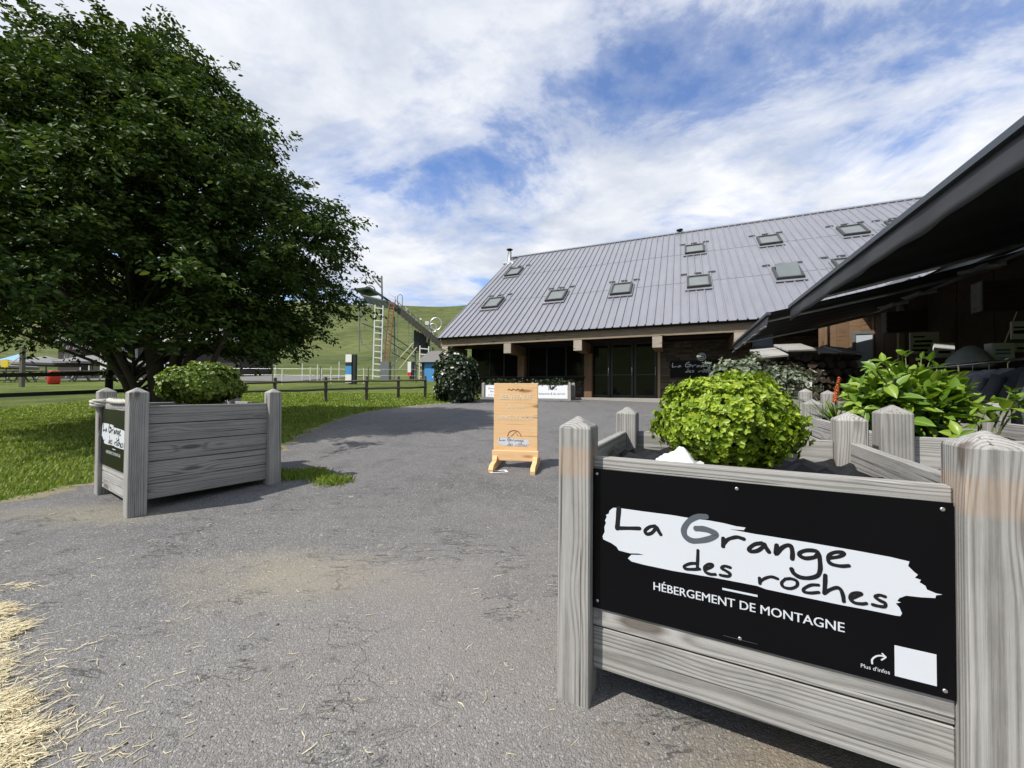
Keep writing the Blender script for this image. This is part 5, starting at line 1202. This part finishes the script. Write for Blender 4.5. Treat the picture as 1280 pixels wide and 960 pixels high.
link('lettering', text_mesh('Le Buron', 43*m_, 9*m_*.8, .35, .01), M['white_print'], res, loc=((79-140)*m_, -.31, zz_(437.5)))
def st_panel(x0, x1, y0, y1):
    MB().box((x0-140)*m_, (x1-140)*m_, -.06, -.002, zz_(y1), zz_(y0)).build('rubble_panel', simple('pale_rubble', (.36, .35, .34), .9, 0, .6, 3, .2, .8), res)
st_panel(80, 100, 438, 449); st_panel(138, 172, 432, 447)
for x0, x1 in ((100, 112), (150, 158), (178, 190), (205, 217), (232, 244)):
    w_ = MB().box((x0-140)*m_, (x1-140)*m_, -.05, -.001, zz_(466), zz_(452)).build('window', M['white_paint'], res)
    MB().box((x0+1.5-140)*m_, (x1-1.5-140)*m_, -.07, -.051, zz_(464), zz_(454)).build('pane', M['glass'], w_)
def parasol(px, py, Y, wpx, label):
    tp = at(px, py, Y); g0 = gz(tp.x, Y); h = tp.z-g0; g = thing('parasol', label, 'parasol', (tp.x, Y, g0), rnd.uniform(0, .8), 'grey terrace parasols'); R_ = wpx*Y/F/2
    vs = [(0, 0, h)]; n = 8
    for k in range(n): a = 2*math.pi*k/n; vs.append((R_*.5*math.cos(a), R_*.5*math.sin(a), h-.30))
    for k in range(n): a = 2*math.pi*k/n; vs.append((R_*math.cos(a), R_*math.sin(a), h-.72))
    for k in range(n): a = 2*math.pi*k/n; vs.append((R_*math.cos(a), R_*math.sin(a), h-.92))
    fs = [(0, 1+k, 1+(k+1) % n) for k in range(n)]+[(1+k, 1+n+k, 1+n+(k+1) % n, 1+(k+1) % n) for k in range(n)]+[(1+n+k, 1+2*n+k, 1+2*n+(k+1) % n, 1+n+(k+1) % n) for k in range(n)]
    MB().add(vs, fs).build('canopy', M['canvas'], g); MB().tube([(0, 0, 0), (0, 0, h-.02)], .045, 8).build('pole', M['steel_grey'], g)
    MB().lathe([(.4, 0), (.4, .06), (.06, .10)], 10).build('base', M['steel_dark'], g)
for px, py, Y, w_, lb2 in ((58, 445, 36, 62, 'grey terrace parasol nearest the left edge, left of the name board'), (116, 444, 37, 66, 'grey terrace parasol right under the red name board'), (160, 447, 38, 60, 'grey terrace parasol just left of the tree trunk'), (8, 449, 38, 56, 'grey terrace parasol cut by the left edge of the photo')): parasol(px, py, Y, w_, lb2)
def picnic(px, Y, label):
    p = at(px, 480, Y); z0 = gz(p.x, Y); g = thing('picnic_table', label, 'table', (p.x, Y, z0), rnd.uniform(-.3, .3), 'picnic tables on the terrace')
    MB().box(-.9, .9, -.36, .36, .70, .75).build('tabletop', M['fence'], g)
    for s in (-1, 1): MB().box(-.9, .9, s*.72-.13, s*.72+.13, .42, .46).build('bench', M['fence'], g)
    for x in (-.65, .65):
        for s in (-1, 1): MB().bar((x, s*.6, 0), (x, s*.18, .70), .08, .05).build('leg', M['wood_dark'], g)
for px, Y, l in ((10, 25, 'picnic table at the left edge behind the dark fence'), (44, 25.5, 'picnic table just left of the red barrel'), (90, 26, 'picnic table just right of the red barrel'), (117, 27, 'picnic table beside the white signpost behind the fence'), (28, 31, 'picnic table under the leftmost parasols, behind the wooden post'), (76, 32, 'picnic table in the second row above the red barrel'), (104, 33, 'picnic table in the second row under the red name board'), (160, 28, 'picnic table half hidden by the tree stems')): picnic(px, Y, l)
xt = np.linspace(-46, -16, 31); yt = np.linspace(28, 44.5, 18); XT, YT = np.meshgrid(xt, yt); i_ = (np.arange(17)[:, None]*31+np.arange(30)[None]).ravel()
tag(link('terrace', np_mesh('terrace', np.stack([XT.ravel(), YT.ravel(), hillz(XT, YT).ravel()+.05], 1), np.stack([i_, i_+1, i_+32, i_+31], 1)), simple('terrace_gravel', (.15, .145, .135), .95, 0, .3, .8)), kind='structure')
bp = at(67, 484, 23); bp.z = gz(bp.x, 23)
rb = thing('red_barrel', 'bright red plastic barrel on the meadow behind the dark fence', 'barrel', bp)
MB().lathe([(.22, 0), (.26, .08), (.28, .35), (.27, .62), (.24, .72)], 18).build('body', M['red'], rb, True); MB().lathe([(.25, .72), (.25, .77), (.2, .79)], 18).build('lid', M['red'], rb, True)
for k, (px, py0, Y, lab, pm) in enumerate(((25, 434, 20, 'tall wooden post with a small yellow plate at the far left', 'yellow'), (133, 425, 16, 'brown wooden post carrying a narrow white board, behind the left planter', 'white'))):
    p = at(px, 480, Y); z0 = gz(p.x, Y); h = at(px, py0, Y).z-z0; g = thing('sign_post', lab, 'sign post', (p.x, Y, z0))
    link('post', plank(h, .15, .15), M['fence'], g, mtx=Matrix.Translation((.075, 0, 0)) @ Matrix.Rotation(-math.pi/2, 4, 'Y'))
    w = at(px+9, 480, Y).x-p.x
    if pm == 'yellow': MB().box(-.95, -.60, -.05, -.02, at(px, 459, Y).z-z0, at(px, 450, Y).z-z0).bar((-.78, -.03, at(px, 460, Y).z-z0), (0, -.03, at(px, 446, Y).z-z0), .03, .03).build('plate', M['yellow'], g)
    else: MB().box(-.23, .03, -.05, -.02, at(px, 463, Y).z-z0, at(px, 430, Y).z-z0).build('white_board', M['white_paint'], g)
bt = at(5, 452, 50); bt.z = gz(bt.x, 50)
tt = thing('blue_tent', 'blue tent roof far off at the left edge', 'tent', bt)
MB().add([(-2.2,0,1.6),(2.2,0,1.6),(2.2,3,1.6),(-2.2,3,1.6),(0,1.5,2.9)], [(0,1,4),(1,2,4),(2,3,4),(3,0,4)]).build('canopy', M['blue'], tt)
for x in (-2.1, 2.1): 
    for y in (.1, 2.9): MB().tube([(x, y, -.1), (x, y, 1.62)], .04, 6).build('leg', M['galv'], tt)

# ------------------------------------------------------------------ grass, straw and loose grit
def blades(n, xr, yr, hr, seed, dens=None, wid=.006):
    R = np.random.default_rng(seed); y = yr[0]+(yr[1]-yr[0])*R.random(n)**1.25; x = R.uniform(xr[0], xr[1], n)
    k = (x < edge_x(y)+R.normal(size=n)*.04) & (x/y > -1.42) & (x/y < .02); x, y = x[k], y[k]; n = len(x)
    patch = np.sin(x*2.1+1)*np.sin(y*1.7)+np.sin(x*5.3-y*4.1)*.5
    bare = np.exp(-(((x+4.6)/.9)**2+((y-4.9)/.22)**2)); k = (R.random(n) > bare*.9); x, y, patch = x[k], y[k], patch[k]; n = len(x)
    h = R.uniform(*hr, n)*(1+.35*patch); a = R.uniform(0, 2*np.pi, n); tl = R.uniform(.1, .75, n)
    B = np.stack([x, y, SLOPE*y-.005], 1); s = np.stack([np.cos(a), np.sin(a), 0*a], 1); w = (wid*R.uniform(.6, 1.4, n)*(1+.12*np.maximum(y-4, 0)))[:, None]; d = np.stack([-np.sin(a), np.cos(a), 0*a], 1)
    up = np.array((0, 0, 1.0)); mid = B+up*(h*.6)[:, None]+d*(h*tl*.35)[:, None]; tip = B+up*(h*.92)[:, None]+d*(h*tl*1.05)[:, None]
    V = np.stack([B-s*w, B+s*w, mid+s*w*.7, mid-s*w*.7, tip+s*w*.1, tip-s*w*.1], 1).reshape(-1, 3); i = np.arange(n)[:, None]*6
    return V, np.concatenate([i+np.array([[0, 1, 2, 3]]), i+np.array([[3, 2, 4, 5]])], 0)
Va, Fa = blades(120000, (-12.5, -2.0), (3.2, 9.5), (.022, .055), 1); Vb, Fb = blades(80000, (-14, -1.2), (8.5, 17), (.03, .075), 2, wid=.009)
gr = link('meadow_grass', np_mesh('grass', np.concatenate([Va, Vb]), np.concatenate([Fa, Fb+len(Va)])), M['grass'])
tag(gr, 'short green meadow grass left of the asphalt', 'grass', kind='stuff')
# tuft in the asphalt behind the left planter
R = np.random.default_rng(6); n = 2600; tp = [on_ground(350+75*f, 592+9*f+4*math.sin(f*9)) for f in np.linspace(0, 1, 20)]
tp = np.array([tuple(p) for p in tp]); c = tp[R.integers(0, 20, n)]+R.normal(size=(n, 3))*np.array((.07, .07, 0)); c[:, 2] = SLOPE*c[:, 1]
a = R.uniform(0, 6.28, n); D = np.stack([np.cos(a)*.6, np.sin(a)*.6, np.ones(n)], 1); L = R.uniform(.03, .085, n); V, Fc = leaf_arrays(c, D, np.stack([-np.sin(a), np.cos(a), 0*a], 1), L, L*.16, .1, .2)
tag(link('weed_tuft', np_mesh('tuft', V, Fc), M['grass']), 'strip of weeds growing from the asphalt behind the left planter', 'weeds', kind='stuff')
def straws(pts, R, Lr, name, label, lift=.0):
    n = len(pts); a = R.normal(size=n)*.9+.5; up = R.normal(size=n)*.10; D = np.stack([np.cos(a), np.sin(a), up+SLOPE*np.sin(a)], 1); L = R.uniform(*Lr, n); w = R.uniform(.0008, .0020, n)
    z = SLOPE*pts[:, 1]+.006+lift*R.random(n)**1.5; B = np.stack([pts[:, 0], pts[:, 1], z], 1); s = np.stack([-np.sin(a), np.cos(a), 0*a], 1)*w[:, None]; u = np.stack([0*a, 0*a, w], 1)*1.1
    bend = s/np.maximum(w[:, None], 1e-6)*(R.normal(size=n)*.12*L)[:, None]
    m = B+D*(L*.5)[:, None]+bend; e = B+D*L[:, None]; e[:, 2] = np.maximum(e[:, 2], SLOPE*e[:, 1]+.006); m[:, 2] = np.maximum(m[:, 2], SLOPE*m[:, 1]+.006)
    V = np.stack([B-s, B+u, B+s, m-s, m+u, m+s, e-s*.6, e+u*.6, e+s*.6], 1).reshape(-1, 3); i = np.arange(n)[:, None]*9
    Fc = np.concatenate([i+np.array([f]) for f in ((0, 1, 4, 3), (1, 2, 5, 4), (3, 4, 7, 6), (4, 5, 8, 7))], 0)
    tag(link(name, np_mesh(name, V, Fc), M['straw']), label, 'straw', kind='stuff')
R = np.random.default_rng(12)
def scatter(n, polys):
    out = []
    while len(out) < n:
        cx, cy, sx, sy = polys[R.integers(0, len(polys))]; out.append((cx+R.normal()*sx, cy+R.normal()*sy))
    return np.array(out)
hp_ = [(*on_ground(px, py).xy, sx, sy) for px, py, sx, sy in ((-90, 800, .12, .06), (-60, 860, .08, .06), (-25, 900, .05, .045), (-110, 770, .12, .04), (-90, 930, .10, .07), (-5, 795, .04, .03), (-10, 935, .045, .035), (-40, 965, .08, .05), (-60, 830, .08, .05), (-20, 770, .05, .02))]
straws(scatter(9000, hp_), R, (.02, .075), 'straw_heap', 'pale heap of loose straw at the lower left edge', .022)
sp_ = [(*on_ground(px, py).xy, sx, sy) for px, py, sx, sy in ((60, 820, .10, .1), (20, 735, .10, .03), (30, 860, .06, .07), (20, 735, .06, .02), (50, 900, .08, .06), (100, 900, .08, .05), (130, 940, .08, .04), (40, 850, .1, .08), (70, 930, .08, .06))]
straws(scatter(190, sp_), R, (.02, .07), 'straw_wisps', 'thin wisps of straw scattered beside the heap', .006)
pp_ = np.array([tuple(on_ground(R.uniform(0, 720), R.uniform(600, 955)).xy) for _ in range(170)])
straws(pp_, R, (.012, .05), 'straw_bits', 'scattered pale straw bits on the asphalt', .002)
# grit and small stones
R = np.random.default_rng(15); n = 520; px, py = R.uniform(0, 1000, n), 560+400*R.random(n)**.8
G = np.array([tuple(on_ground(a, b)) for a, b in zip(px, py)]); sz = R.uniform(.0015, .0045, n)*np.where(R.random(n) < .05, 2.0, 1)
oc = np.array([(1, 0, 0), (-1, 0, 0), (0, 1, 0), (0, -1, 0), (0, 0, 1), (0, 0, -1)], float)
V = (G[:, None, :]+np.array((0, 0, .005))+oc[None]*sz[:, None, None]*R.uniform(.6, 1.4, (n, 6, 1))*np.array((1.3, 1, .7))).reshape(-1, 3); i = np.arange(n)[:, None]*6
Fc = np.concatenate([i+np.array([f]) for f in ((0, 2, 4), (2, 1, 4), (1, 3, 4), (3, 0, 4), (2, 0, 5), (1, 2, 5), (3, 1, 5), (0, 3, 5))], 0)
M['grit'] = simple('grit', (.10, .095, .09), .9, 0, .5, 30)
tag(link('loose_grit', np_mesh('grit', V, Fc), M['grit']), 'scattered loose grit on the asphalt', 'grit', kind='stuff')
